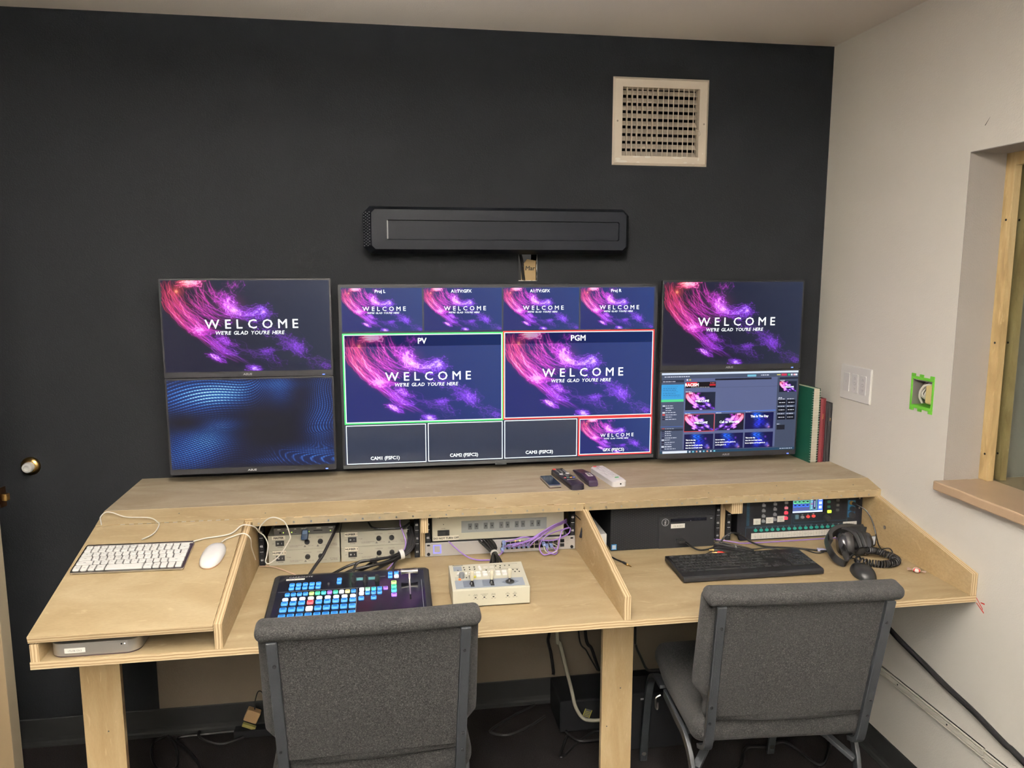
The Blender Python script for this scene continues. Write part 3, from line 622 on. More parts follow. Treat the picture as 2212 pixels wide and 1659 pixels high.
# ------------------------------------------------------------------ monitors, television, sound bar
def logo(T, x, y, h, mt, parent):
    m = MB().at(T); m.text('ASUS', x, y, h, bold=.05, sx=1.4, shear=.15); m.build('logo', mt, parent, fix=False)
def monitor(x, z, y, label, dz=0):
    W_, Hh = .5393, .3235
    t = thing('monitor', label, 'monitor', (x+W_/2, y, z)); F = front(x, y, z)
    m = MB().at(F); m.rrect(0, W_, 0, Hh, -.016, 0, .004, n=2); m.build('bezel', M['blks'], t, bevel=.001)
    m = MB().at(F); m.rrect(.09, W_-.09, .05, Hh-.05, -.05, -.0155, .02); m.box(W_/2-.05, W_/2+.05, Hh/2-.05, Hh/2+.05, -.0995, -.05); m.build('back_shell', M['blkm'], t)
    logo(F @ Matrix.Translation((0, 0, .0006)), W_*.485, .0065, .0062, M['greyprint'], t)
    m = MB().at(F); m.rrect(W_-.036, W_-.028, .003, .0058, 0, .0012, .001); m.build('power_light', M['led'], t)
    return t, F, (.006, .0195, W_-.012, Hh-.0255)
t, F, (a, b, c, d) = monitor(-2.3490, 1.3066, -.0995, 'left stack, upper monitor showing the pink and purple welcome slide')
picture('screen', 'welcome', t, F, a, b, c, d, .0006); welcome_text(t, F, a, b, c, d, .0012)
t, F, (a, b, c, d) = monitor(-2.3490, .9815, -.0995, 'left stack, lower monitor showing rippling blue lines on black')
picture('screen', 'waves', t, F, a, b, c, d, .0006)
t, F, (a, b, c, d) = monitor(-.6620, 1.2985, -.1005, 'right stack, upper monitor showing the pink and purple welcome slide')
picture('screen', 'welcome', t, F, a, b, c, d, .0006); welcome_text(t, F, a, b, c, d, .0012)
t, F, (a, b, c, d) = monitor(-.6620, .9735, -.1005, 'right stack, lower monitor showing a software window full of slide thumbnails')
picture('screen', 'ui', t, F, a, b, c, d, .0006)
def lines(ls, u, v, h, al='l', bold=.05):
    m = MB().at(F)
    for k, s in enumerate(ls): m.text(s, a+c*u, b+d*(1-v-k*h*1.9/.9), d*h, align=al, bold=bold, z=.0012)
    m.build('caption', M['glow'], t, fix=False)
lines(['RACISM'], .217, .168, .036, 'c'); lines(['This Is The Day'], .724, .575, .026, 'c'); lines(['Call to Worship'], .503, .635, .028, 'c')
lines(['This is the day', 'this is the day', 'that the Lord hath made,', 'that the Lord hath made'], .186, .845, .0155)
lines(['Let us rejoice,', 'let us rejoice and be glad in it,', 'and be glad in it'], .404, .85, .0155); lines(['This is the day', 'that the Lord hath made,', 'let us rejoice and be glad in it.'], .626, .84, .0155)
lines(['WELCOME'], .295, .365, .026, 'c'); lines(['WELCOME'], .29, .635, .026, 'c'); lines(['WELCOME'], .935, .212, .018, 'c')
# television
TW, TH = 1.122, .6353; tv = thing('television', 'large wall television split into live preview panes', 'television', (-1.2286, -.07, .9744)); F = front(-1.7896, -.07, .9744)
m = MB().at(F); m.rrect(0, TW, 0, TH, -.026, 0, .004, n=2); m.build('bezel', M['blks'], tv, bevel=.0012)
m = MB().at(F); m.rrect(.12, TW-.12, .06, TH-.1, -.0695, -.0255, .03); m.build('back_shell', M['blkm'], tv)
m = MB().at(F); m.box(.002, TW-.002, .0, .011, -.0005, .0012); m.box(TW/2-.028, TW/2+.012, -.005, .0085, -.004, .003); m.build('bottom_trim', mat('grey_trim', (.06, .065, .07), .35, .5), tv)
m = MB().at(F); m.box(.009, TW-.009, .013, TH-.009, -.0005, .0008); m.build('screen', M['navyscreen'], tv)
sx0, sy0, sw, sh = .0105, .0145, TW-.021, TH-.025
def P_(u, v): return sx0+sw*u, sy0+sh*(1-v)
def pane(u0, v0, u1, v1, pic=None, border=None, cap='', cs=.022, capv=None, strip=True):
    x0, y1 = P_(u0, v0); x1, y0 = P_(u1, v1)
    bw = .0042
    if border:
        m = MB().at(F)
        for k, (mi, w_) in enumerate(((0, bw), (1, bw*.62))):
            o = 0 if k == 0 else bw; q = o+w_
            if border == 'white':
                if k: continue
                mi = 1; q = bw*.62
            for A in ((x0+o, x1-o, y0+o, y0+q), (x0+o, x1-o, y1-q, y1-o), (x0+o, x0+q, y0+q, y1-q), (x1-q, x1-o, y0+q, y1-q)): m.box(*A, .0006, .0016+.0001*k, mi)
        m.build('frame_line', [M['glowg'] if border == 'green' else M['glowr'], M['gloww']], tv)
        i = bw*1.7; x0 += i; x1 -= i; y0 += i; y1 -= i
    if pic:
        picture('picture', pic, tv, F, x0, y0, x1-x0, y1-y0, .0011); welcome_text(tv, F, x0, y0, x1-x0, y1-y0, .0021)
    if cap:
        yc = y1-cs*1.5 if capv is None else y0+capv
        if capv is None:
            m = MB().at(F); m.add([(x0, y1-cs*1.95, .0014), (x1, y1-cs*1.95, .0014), (x1, y1, .0014), (x0, y1, .0014)], [(0, 1, 2, 3)])
            if strip: m.build('title_strip', STRIP, tv, fix=False)
        m = MB().at(F); m.text(cap, (x0+x1)/2-.006, yc, cs, bold=.03, z=.0024); m.build('caption', M['glow'], tv, fix=False)
def stripm():
    mm = bpy.data.materials.new('shaded_title_strip'); mm.use_nodes = True; nt = mm.node_tree; nt.nodes.clear(); o = nt.nodes.new('ShaderNodeOutputMaterial'); t_ = nt.nodes.new('ShaderNodeBsdfTransparent'); t_.inputs[0].default_value = (.55, .55, .58, 1)
    nt.links.new(t_.outputs[0], o.inputs[0]); return mm
STRIP = stripm()
for k, cap in enumerate(['Proj L', 'A1:TV:GFX', 'A1:TV:GFX', 'Proj R']): pane(k*.25+.001, .004, k*.25+.246, .244, 'welcome_blue', None, cap, .0105, strip=False)
pane(0, .255, .5, .768, 'welcome_blue', 'green', 'PV', .0195); pane(.5, .25, 1, .765, 'welcome_blue', 'red', 'PGM', .0195)
pane(.003, .775, .252, 1, None, 'white', 'CAM1 (FSFC1)', .0115, .007); pane(.258, .773, .498, .998, None, 'white', 'CAM2 (FSFC2)', .0115, .007)
pane(.504, .771, .745, .997, None, 'white', 'CAM3 (FSFC3)', .0115, .007); pane(.749, .768, 1, .998, 'welcome_blue', 'red', 'GFX (FSFC5)', .0105, .007)
# sound bar: chamfered box with a perforated left end
sb = thing('sound_bar', 'long black sound bar on the wall above the television', 'speaker', (-1.24, -.05, 1.72))
def loop(x0, x1, z0, z1, ch, y): return [(x0+ch, y, z0), (x1-ch, y, z0), (x1, y, z0+ch), (x1, y, z1-ch), (x1-ch, y, z1), (x0+ch, y, z1), (x0, y, z1-ch), (x0, y, z0+ch)]
A = loop(-1.70, -.78, 1.712, 1.868, .022, -.001); B_ = loop(-1.70, -.78, 1.712, 1.868, .022, -.06); C_ = loop(-1.672, -.80, 1.726, 1.856, .012, -.1); D_ = loop(-1.622, -.825, 1.757, 1.822, .004, -.101); E_ = loop(-1.620, -.827, 1.759, 1.820, .004, -.095)
m = MB(); vs = A+B_+C_+D_+E_; fs = [tuple(range(8))]
for k in range(4): fs += [(k*8+i, k*8+(i+1) % 8, k*8+8+(i+1) % 8, k*8+8+i) for i in range(8)]
fs.append(tuple(range(32, 40))); m.add(vs, fs); m.build('cabinet', mat('sound_bar_black', (.0045, .005, .0068), .5, spec=.05), sb)
m = MB().at(frame((-1.686, -.08, 1.79), Vector((.028, -.04, 0)), (0, 0, 1)))
for r_ in range(12):
    for q in range(4): m.cyl(-.017+q*.0105, -.052+r_*.0095+(q % 2)*.0045, .0, .0026, .0021, 0, 6)
m.build('end_grille', mat('grille_dots', (.12, .12, .12), .4, .6), sb)
MB().box(-1.6215, -1.6175, -.1015, -.094, 1.760, 1.820).build('trim_strip', mat('dull_grey_metal', (.16, .16, .16), .5), sb, props={'label': 'short bright metal strip'})
# cut hole below the sound bar: torn edge, cables and a printed card inside the wall
m = MB(); R_ = random.Random(4)
for (x0, z0, x1, z1) in ((-1.096, 1.62, -1.096, 1.716), (-1.163, 1.619, -1.096, 1.619), (-1.125, 1.716, -1.096, 1.716)):
    n = 14; L_ = []
    for k in range(n+1):
        q = k/n; j = R_.uniform(.0003, .0028); px, pz = x0+(x1-x0)*q, z0+(z1-z0)*q
        L_ += [(px, -.0008, pz), (px-(j if x0 == x1 else 0), -.0012, pz+(0 if x0 == x1 else (j if z0 < 1.65 else -j)))]
    m.add(L_, [(2*k, 2*k+1, 2*k+3, 2*k+2) for k in range(n)])
tag(m.build('torn_edge', M['chip'], None, fix=False), 'ragged white torn drywall edge of the hole under the sound bar', 'drywall')
t = thing('card', 'brown cardboard scrap printed Mar inside the wall hole', 'card', (-1.115, .02, 1.63))
MB().add([(-1.15, .020, 1.600), (-1.09, .024, 1.600), (-1.09, .024, 1.690), (-1.128, .021, 1.696), (-1.150, .020, 1.67), (-1.15, .022, 1.600), (-1.09, .026, 1.600), (-1.09, .026, 1.690), (-1.128, .023, 1.696), (-1.150, .022, 1.67)], [(0, 1, 2, 3, 4), (9, 8, 7, 6, 5)]+[(i, 5+i, 5+(i+1) % 5, (i+1) % 5) for i in range(5)]).build('cardboard', mat('cardboard', (.36, .25, .12), .8), t)
m = MB().at(frame((-1.117, .0202, 1.657), (1, .06, 0), (0, 0, 1))); m.text('Mar', 0, 0, .015, bold=.04, shear=.1, sx=1.05); m.build('printing', M['ink'], t, fix=False)
for P in ([(-1.172, -.006, 1.735), (-1.160, -.004, 1.712), (-1.153, .004, 1.685), (-1.148, .012, 1.65), (-1.14, .03, 1.605)], [(-1.166, -.012, 1.735), (-1.153, -.004, 1.705), (-1.146, .006, 1.68), (-1.143, .012, 1.65), (-1.133, .03, 1.605)]):
    one(MB().tube(P, .0032), 'cable', M['cable'], 'black cable dropping from the sound bar into the wall hole', 'cable', 'cables in the wall hole', smooth=True)
# air vent
t = thing('air_vent', 'square cream painted air vent high on the charcoal wall', 'vent', (-.651, 0, 2.0272)); F = front(-.8282, 0, 2.0272); Wv, Hv = .3539, .3006
m = MB().at(F)
o = [(0, 0), (Wv, 0), (Wv, Hv), (0, Hv)]; i_ = [(.034, .032), (Wv-.036, .032), (Wv-.036, Hv-.034), (.034, Hv-.034)]
def ringf(r, z): return [(x, y, z) for x, y in r]
b2 = [(.008, .008), (Wv-.008, .008), (Wv-.008, Hv-.008), (.008, Hv-.008)]
vs = ringf(o, .0003)+ringf(b2, .007)+ringf(i_, .007)+ringf(i_, -.034); fs = []
for k in range(3): fs += [(k*4+q, k*4+(q+1) % 4, k*4+4+(q+1) % 4, k*4+4+q) for q in range(4)]
m.add(vs, fs); m.build('frame', M['vent'], t)
m = MB().at(F)
for k in range(14):
    x = .034+(k+1)*.0188; m.add([(x-.0006, .033, -.0), (x+.0012, .033, .003), (x+.0012, Hv-.035, .003), (x-.0006, Hv-.035, 0), (x+.006, .033, -.012), (x+.0078, .033, -.012), (x+.0078, Hv-.035, -.012), (x+.006, Hv-.035, -.012)], [(0, 1, 2, 3), (0, 3, 7, 4), (1, 5, 6, 2), (4, 7, 6, 5)]) if k >= 7 else m.box(x-.001, x+.001, .033, Hv-.035, -.012, .002)
m.build('upright_louvres', M['vent'], t)
m = MB().at(F)
for k in range(9):
    y = .034+k*.0262; m.add([(.0345, y, -.014), (Wv-.0363, y, -.014), (Wv-.0363, y+.0175, -.030), (.035, y+.0175, -.030), (.035, y+.0012, -.013), (Wv-.037, y+.0012, -.013), (Wv-.037, y+.0187, -.029), (.035, y+.0187, -.029)], [(0, 1, 2, 3), (7, 6, 5, 4), (0, 4, 5, 1), (1, 5, 6, 2), (2, 6, 7, 3), (3, 7, 4, 0)])
m.build('level_louvres', M['vent'], t)
m = MB().at(F); m.box(.0325, Wv-.0345, .030, Hv-.0325, -.10, -.098); m.build('duct_back', M['blkm'], t)
m = MB().at(F)
for x, y in ((.0165, Hv*.5), (Wv-.0175, Hv*.49)): m.cyl(x, y, .006, .0078, .0032, 0, 10)
m.build('screws', mat('vent_screw', (.30, .26, .2), .4, .5), t)
MB().at(F).tube([(Wv-.043, .128, 0), (Wv-.034, .122, .010), (Wv-.032, .112, .012), (Wv-.038, .104, .006)], .0016, n=6).build('damper_lever', M['vent'], t)
m = MB().at(F); R_ = random.Random(8)
for cx, cy, rw, rh in [(.035, .012, .03, .006), (.095, .009, .008, .004), (.09, .029, .022, .003), (.13, .029, .016, .005), (.24, .028, .022, .004), (.27, .012, .008, .003), (.30, .008, .008, .004), (.32, .024, .004, .007), (.02, .02, .012, .005), (.265, .031, .012, .002), (.335, .045, .002, .004)]:
    n = 11; pts = [(cx+rw*math.cos(2*PI*k/n)*R_.uniform(.55, 1.1), max(.0085, cy+rh*math.sin(2*PI*k/n)*R_.uniform(.5, 1.1)), .0072) for k in range(n)]; m.add(pts, [tuple(range(n))])
m.build('chipped_paint', M['chip'], t, fix=False)
# switch plate and open box on the right wall
t = thing('light_switch', 'white three gang switch plate with arrow buttons', 'switch', (0, -.268, 1.2)); F = frame((-.0002, -.177, 1.2), (0, -1, 0), (0, 0, 1))
m = MB().at(F); m.rrect(0, .181, 0, .124, 0, .006, .005, top=.003); m.build('plate', M['white'], t)
for k, x in enumerate((.023, .075, .122)):
    m = MB().at(F); m.rrect(x, x+.034, .03, .096, .0058, .0078, .002); g = m.build('rocker', mat('rocker_white', (.74, .73, .72), .25), t)
    m = MB().at(F @ Matrix.Translation((x+.017, .063, .0081)))
    if k == 0: m.text('^', 0, -.002, .006, bold=.03)
    else:
        for s in (-1, 1):
            m.add([(-.006, s*.015, 0), (.006, s*.015, 0), (0, s*.024, 0)], [(0, 1, 2) if s > 0 else (0, 2, 1)])
        m.rrect(-.006, .006, -.005, .005, 0, .0001, .004)
    m.build('symbols', M['greyprint'], g, fix=False)
    if k:
        m = MB().at(F @ Matrix.Translation((x+.017, .063, .0084)))
        for s in (-1, 1): m.add([(-.0042, s*.0159, 0), (.0042, s*.0159, 0), (0, s*.0222, 0)], [(0, 1, 2) if s > 0 else (0, 2, 1)])
        m.rrect(-.0048, .0048, -.0038, .0038, 0, .0001, .0035); m.build('symbols', mat('rocker_white', (1, 1, 1)), g, fix=False)
t = thing('junction_box', 'open electrical box with bright green plastic ring', 'electrical box', (0, -.612, 1.232)); F = frame((-.0002, -.560, 1.232), (0, -1, 0), (0, 0, 1))
m = MB().at(F)
w0, h0 = .104, .100
for A in ((0, w0, 0, .009), (0, w0, h0-.009, h0), (0, .007, .009, h0-.009), (w0-.007, w0, .009, h0-.009)): m.box(*A, 0, .003)
for x in (0, .038, .086): m.box(x, x+.018, h0, h0+.008, 0, .003); m.box(x, x+.018, -.008, 0, 0, .003)
m.build('green_ring', M['green'], t, bevel=.0008)
m = MB().at(F); a0, a1, b0, b1, dp = .008, .096, .009, .089, -.07
m.box(a0-.0005, a0+.001, b0, b1, dp, .001); m.box(a1-.001, a1+.0005, b0, b1, dp, .001); m.box(a0, a1, b0-.0005, b0+.001, dp, .001, 1); m.box(a0, a1, b1-.001, b1+.0005, dp, .001); m.box(a0, a1, b0, b1, dp-.001, dp)
m.build('box_inside', [mat('galvanized', (.42, .40, .36), .45, .6), M['green']], t)
m = MB().at(F)
for k in range(5): m.tube([(.02+k*.010, b1-.001, -.05), (.03+k*.009, .07, -.02-.006*k), (.025+k*.012, .045, -.012), (.04+k*.008, .025, -.03), (.05+k*.004, .012, -.04)], .003)
m.tube([(.085, b1-.005, -.02), (.05, .072, -.006), (.03, .04, -.008), (.028, .016, -.02)], .0036)
m.build('wires', M['wcable'], t, smooth=True)
m = MB().at(F); m.soft(.036, .06, .03, .008, (.074, .048, -.02), n=3); m.build('insulation', mat('yellow_insulation', (.62, .52, .24), .9), t, smooth=True)
# brass and rubber door bumper on the charcoal wall
t = thing('door_bumper', 'round brass door bumper with white rubber tip on the charcoal wall', 'door stop', (-2.816, 0, 1.006)); F = front(-2.816, -.0002, 1.007)
MB().at(F).lathe([(.031, 0), (.031, .003), (.026, .010), (.02, .012), (.019, .011)], n=28).build('brass_plate', M['brass'], t, smooth=True)
MB().at(F).lathe([(.0165, .008), (.0175, .018), (.017, .028), (.0145, .033), (.009, .034), (.0085, .029), (.001, .028)], n=24).build('rubber_tip', M['white'], t, smooth=True)
# surface raceway and cable on the right wall
t = thing('cable_raceway', 'white metal cable raceway running low along the right wall', 'raceway', (0, -1.2, .318))
def rw(y0, y1, z0, z1, nm):
    m = MB(); m.box(-.006, -.0003, y1, y0, z0, z1); m.box(-.010, -.006, y1, y0, z0+.006, z1-.008); m.box(-.011, -.0003, y1, y0, z1-.003, z1); m.box(-.011, -.0003, y1, y0, z0, z0+.002); m.build(nm, mat('raceway_white', (.66, .63, .56), .35), t, bevel=.0005)
rw(-.04, -.985, .309, .336, 'channel'); rw(-.990, -2.6, .306, .333, 'channel')
m = MB()
for y in (-.616, -.845, -1.1): m.at(frame((-.0101, y, .322), (0, -1, 0), (0, 0, 1))).cyl(0, 0, -.001, .0006, .0028, 0, 10)
m.build('screw_holes', M['ink'], t)
one(MB().tube([(-.03, -.10, .66), (-.02, -.3, .59), (-.015, -.42, .54), (-.014, -.52, .50), (-.012, -.606, .476), (-.010, -.719, .455), (-.010, -.829, .436), (-.010, -.948, .42), (-.010, -1.057, .398), (-.010, -1.127, .388), (-.010, -1.5, .30), (-.010, -2.0, .2)], .0085, n=10), 'cable', M['cable'], 'thick black cable running diagonally down the right wall', 'cable', smooth=True)
# ------------------------------------------------------------------ lid: white keyboard, mouse, small computer
SL = math.atan(.2484); cs, sn = math.cos(SL), math.sin(SL)
def lidF(x, y, rz=0):
    T = frame((x, y, .929+(y+.446)*.2484+.0006), (1, 0, 0), (0, cs, sn)); return T @ Matrix.Rotation(rz, 4, 'Z')
T = lidF(-2.457, -.6765, -.02)
t = thing('keyboard', 'slim aluminium keyboard with white keys on the sloping lid', 'keyboard', T=T)
m = MB().at(T); m.rrect(0, .284, 0, .130, .0015, .0065, .006); m.build('base', M['alu'], t, bevel=.0008)
m = MB().at(T); m.tube([(.004, .123, .004), (.28, .123, .004)], .0045, n=10, smooth=0); m.build('foot_bar', M['alu'], t, smooth=True)
def keyrow(T, t, rows, x0, w_, pitch, y_of, hgt, mt, gap, z0, top=.0012, legend=None, legm=None, capn='key', lim=[999], rad=.0015):
    cache = {}; rest = MB()
    for r, row in enumerate(rows):
        x = x0; y0, y1 = y_of(r)
        for k, spec in enumerate(row):
            u, ch = spec if isinstance(spec, tuple) else (spec, '')
            if u < 0: x += -u*pitch; continue
            kw = u*pitch-gap
            if lim[0] > 0:
                key = (round(kw, 5), round(y1-y0, 5))
                if key not in cache:
                    m = MB(); m.rrect(0, kw, 0, y1-y0, 0, hgt, rad, n=2, top=top); o = m.build(capn, mt, t); o.data = o.data.copy()
                    # built at the parent's origin in world space: rebuild in local terms
                    me = bpy.data.meshes.new(capn); me.from_pydata([tuple(q) for q in m.v], [], m.f); me.materials.append(mt); o.data = me; cache[key] = me; lim[0] -= 1
                else:
                    o = bpy.data.objects.new(capn, cache[key]); o.parent = t; COL.objects.link(o); lim[0] -= 1
                o.location = (x, y0, z0); WORLD[o.name] = WORLD[t.name].copy()
            else: rest.at(T).rrect(x, x+kw, y0, y1, z0, z0+hgt, rad, n=2, top=top)
            if legend is not None and ch: legend.text(ch, x+kw/2, (y0+y1)/2-.0012, .0026, bold=.05, z=z0+hgt+.0001)
            x += u*pitch
    if rest.v: rest.build(capn, mt, t, props={'kind': 'stuff'})
leg = MB().at(T)
rows = [[(1, 'esc')]+[(1, 'F%d' % k) for k in range(1, 13)]+[(1, '')],
        [(1, c) for c in '`1234567890-=']+[(1.5, 'del')], [(1.5, 'tab')]+[(1, c) for c in 'QWERTYUIOP[]']+[(1, '\\')],
        [(1.75, 'caps')]+[(1, c) for c in "ASDFGHJKL;'"]+[(1.75, 'ret')], [(2.25, 'shift')]+[(1, c) for c in 'ZXCVBNM,./']+[(2.25, 'shift')],
        [(1, 'fn'), (1, 'ctrl'), (1, 'alt'), (1.25, 'cmd'), 5, (1.25, 'cmd'), (1, 'alt'), 1, 1, 1]]
rows[0][-1] = (1.35, ''); pit = (.274)/14.5
ys = [(.110, .119), (.0915, .1065), (.0725, .0875), (.0535, .0685), (.0345, .0495), (.0085, .0295)]
keyrow(T, t, rows, .0055, 0, pit, lambda r: ys[r], .0022, M['key'], .0035, .0066, .0004, leg)
leg.build('key_legends', M['greyprint'], t, fix=False)
T = lidF(-2.108, -.632, -.12)
t = thing('mouse', 'white rounded mouse beside the slim white keyboard', 'mouse', T=T)
m = MB()
vs = []; fs = []; NU, NV = 28, 10
def egg(y): return .029*(max(0, 1-abs(y/.057)**2.6))**.42
for j in range(NV+1):
    ph = PI/2*j/NV
    for i in range(NU):
        a = 2*PI*i/NU; ca, sa = math.cos(a), math.sin(a); r = (abs(ca)**2.4+abs(sa)**2.4)**(-1/2.4); k = math.cos(ph)**.55
        vs.append((.0295*ca*r*k, .0565*sa*r*k, .005+.019*math.sin(ph)*(1-.15*(sa*r*k+.1)**2)))
for j in range(NV): fs += [(j*NU+i, j*NU+(i+1) % NU, (j+1)*NU+(i+1) % NU, (j+1)*NU+i) for i in range(NU)]
m.at(T).add(vs, fs); m.build('shell', mat('mouse_white', (.84, .83, .82), .15, coat=.4), t, smooth=True)
m = MB().at(T); n = 28; m.prism([(.0275*math.cos(2*PI*i/n)*(abs(math.cos(2*PI*i/n))**2.4+abs(math.sin(2*PI*i/n))**2.4)**(-1/2.4), .0545*math.sin(2*PI*i/n)*(abs(math.cos(2*PI*i/n))**2.4+abs(math.sin(2*PI*i/n))**2.4)**(-1/2.4)) for i in range(n)], .0005, .0055); m.build('base', mat('clear_amber_base', (.62, .36, .22), .3), t, smooth=True)
one(MB().tube([(-2.449, -.452, .9335), (-2.456, -.435, .940), (-2.463, -.415, .9455), (-2.458, -.39, .951), (-2.436, -.395, .951), (-2.39, -.421, .944), (-2.326, -.431, .942), (-2.298, -.452, .936), (-2.288, -.471, .930), (-2.292, -.512, .920), (-2.315, -.543, .914)], .0017, n=6), 'cable', M['wcable'], 'thin white cable curling from behind the white keyboard onto the shelf', 'cable', smooth=True)
one(MB().tube([(-2.174, -.562, .9085), (-2.147, -.544, .909), (-2.082, -.531, .914), (-2.056, -.498, .926), (-2.037, -.495, .926), (-2.022, -.475, .912), (-2.016, -.44, .884), (-2.005, -.43, .869), (-1.995, -.43, .843), (-1.998, -.44, .812), (-2.001, -.45, .796), (-1.99, -.45, .790), (-1.959, -.45, .814), (-1.929, -.452, .859), (-1.927, -.456, .879), (-1.937, -.465, .917), (-1.955, -.468, .933), (-1.973, -.468, .937), (-1.991, -.464, .929), (-2.008, -.46, .911), (-2.015, -.45, .894), (-2.02, -.38, .86)], .0019, n=6), 'cable', M['wcable'], 'white cable looping over the divider in front of the brass hinge', 'cable', smooth=True)
one(MB().tube([(-2.097, -.572, .905), (-2.088, -.552, .907), (-2.068, -.541, .911), (-2.055, -.540, .915), (-2.04, -.538, .915), (-2.026, -.535, .90), (-2.03, -.50, .86), (-2.031, -.44, .80)], .0017, n=6), 'cable', M['wcable'], 'thin white mouse cable going over the divider', 'cable', smooth=True)
t = thing('mini_computer', 'flat silver mini computer with an address sticker in the box under the lid', 'computer', (-2.33, -.80, .7502))
m = MB(); m.rrect(-2.428, -2.231, -.890, -.70, .7508, .7545, .03, n=6); m.build('base', mat('dark_foot', (.05, .03, .035), .5), t)
m = MB(); m.rrect(-2.430, -2.229, -.892, -.698, .7545, .785, .032, n=7, top=.0008); m.build('case', mat('satin_silver', (.55, .53, .50), .42, .85), t, smooth=True)
m = MB().at(front(-2.430, -.8926, .7545)); m.box(.035, .081, .007, .019, 0, .0004); sx_ = m.build('sticker', M['tape'], t)
m = MB().at(front(-2.430, -.8932, .7545)); m.text('172.18.123.2', .058, .0105, .0045, sx=.95); m.build('sticker_print', M['inkgrey'], sx_, fix=False)
m = MB().at(front(-2.430, -.8924, .7545)); m.cyl(.162, .022, 0, .0006, .002, 0, 10); m.build('infrared_window', M['ink'], t); m = MB().at(front(-2.430, -.8924, .7545)); m.cyl(.169, .0222, 0, .0006, .0013, 0, 10); m.build('power_light', lit('white_led', (1, 1, 1), 2), t)

# ------------------------------------------------------------------ left bay: four supplies, recorder, cables
def supply(x, z, name, label):
    W_, Hh = .2155, .0475
    t = thing('power_supply', label, 'power supply', (x+W_/2, -.25, z), group='grey power supplies in the left bay'); F = front(x, -.367, z)
    m = MB().at(F); m.box(0, W_, 0, Hh, -.25, 0); m.box(-.0006, W_+.0006, Hh-.0018, Hh+.0002, -.25, .0006); m.build('case', M['beigeg'], t, bevel=.0008)
    m = MB().at(F); m.box(.012, .052, .0345, .046, .0002, .0008); q = m.build('name_tape', M['creamtape'], t)
    m = MB().at(F); m.text(name, .032, .0375, .0058, bold=.06, z=.0011); m.build('name_print', M['ink'], q, fix=False)
    m = MB().at(F); m.box(.022, .048, .014, .0315, 0, .0015); sw_ = m.build('power_switch', M['blk'], t, bevel=.0006)
    m = MB().at(F); m.text('O', .0295, .0205, .0045, bold=.06, z=.0018); m.text('I', .0405, .0205, .0045, bold=.06, z=.0018); m.build('switch_marks', M['print'], sw_, fix=False)
    m = MB().at(F)
    m.text('OFF', .015, .021, .0028, z=.0007); m.text('ON', .056, .0235, .0028, z=.0007); m.text('POWER', .036, .0085, .0032, bold=.04, z=.0007); m.box(.0605, .066, .0235, .0245, .0004, .0008)
    m.text('IN CASE OF FIRE REPLACE', .0635, .012, .0024, align='l', z=.0007); m.text('FUSE AS MARKED', .0635, .0085, .0024, align='l', z=.0007)
    for fx in (.115, .154):
        m.text('FUSE/POWER' if fx < .13 else 'FUSE/LAMP', fx+.002, .036, .0028, z=.0007); m.text('125V 3.15A', fx+.012, .0095, .0026, z=.0007)
        m.add([(fx-.009, .007, .0006), (fx-.001, .007, .0006), (fx-.005, .0135, .0006)], [(0, 1, 2)])
    m.text('AC Adapter', W_-.008, .013, .0034, align='r', shear=.2, z=.0007); m.text('AW-PS300', W_-.008, .008, .0034, align='r', shear=.2, z=.0007)
    m.build('panel_print', M['inkgrey'], t, fix=False)
    for fx in (.117, .157):
        m = MB().at(F @ Matrix.Translation((fx, .0235, 0))); m.lathe([(.008, 0), (.0078, .004), (.0065, .0052), (.0015, .0052)], n=18); m.box(-.005, .005, -.0008, .0008, .005, .0056, 1); m.build('fuse_cap', [M['blk'], M['blkm']], t, smooth=True)
supply(-2.0045, .7505, 'NUMBER 2', 'lower left grey power supply, taped NUMBER 2')
supply(-2.0045, .7985, 'MASTER', 'upper left grey power supply, taped MASTER')
supply(-1.7850, .7505, 'NUMBER 3', 'lower right grey power supply, taped NUMBER 3')
supply(-1.7850, .7985, 'NUMBER 1', 'upper right grey power supply, taped NUMBER 1')
t = thing('media_recorder', 'thin dark grey recorder with green lights on top of the MASTER supply', 'recorder', (-1.893, -.3, .8465)); F = front(-1.986, -.368, .8468)
m = MB().at(F); m.box(0, .186, 0, .023, -.20, 0); m.build('case', mat('dark_grey_case', (.06, .058, .056), .45), t, bevel=.0008)
m = MB().at(F)
for k, (x, s) in enumerate(((.016, 'RESET'), (.043, 'LINK'), (.064, 'USB'), (.09, 'USB SLOT'), (.135, 'STATUS'), (.172, 'POWER'))): m.text(s, x, .0175, .0026, bold=.04, z=.0005)
m.build('panel_print', M['print'], t, fix=False)
m = MB().at(F)
for x in (.0285, .0535, .105, .1705): m.cyl(x, .0085, 0, .0008, .0017, 0, 8)
m.build('status_lights', lit('green_led', (.6, 1.0, .15), 1.6), t)
m = MB().at(F); m.box(.119, .146, .0095, .0120, 0, .0006); m.cyl(.019, .0085, 0, .0012, .0028, 0, 12); m.box(.062, .068, .007, .0085, 0, .0006); m.build('slots', M['blkm'], t)
t = thing('usb_stick', 'small dark blue usb stick plugged into the thin dark recorder', 'usb stick', (-1.89, -.37, .83))
T = frame((-1.892, -.372, .853), (1, 0, 0), Vector((.1, .35, .94))); m = MB().at(T); m.rrect(-.0105, .0105, -.022, .010, -.004, .005, .006, top=.002); m.build('body', mat('deep_blue_plastic', (.012, .025, .05), .35, spec=.08), t, smooth=True)
m = MB().at(T); m.rrect(-.007, .007, -.004, .007, .0051, .0058, .002); m.build('window', mat('pale_blue', (.06, .11, .2), .3, spec=.1), t)
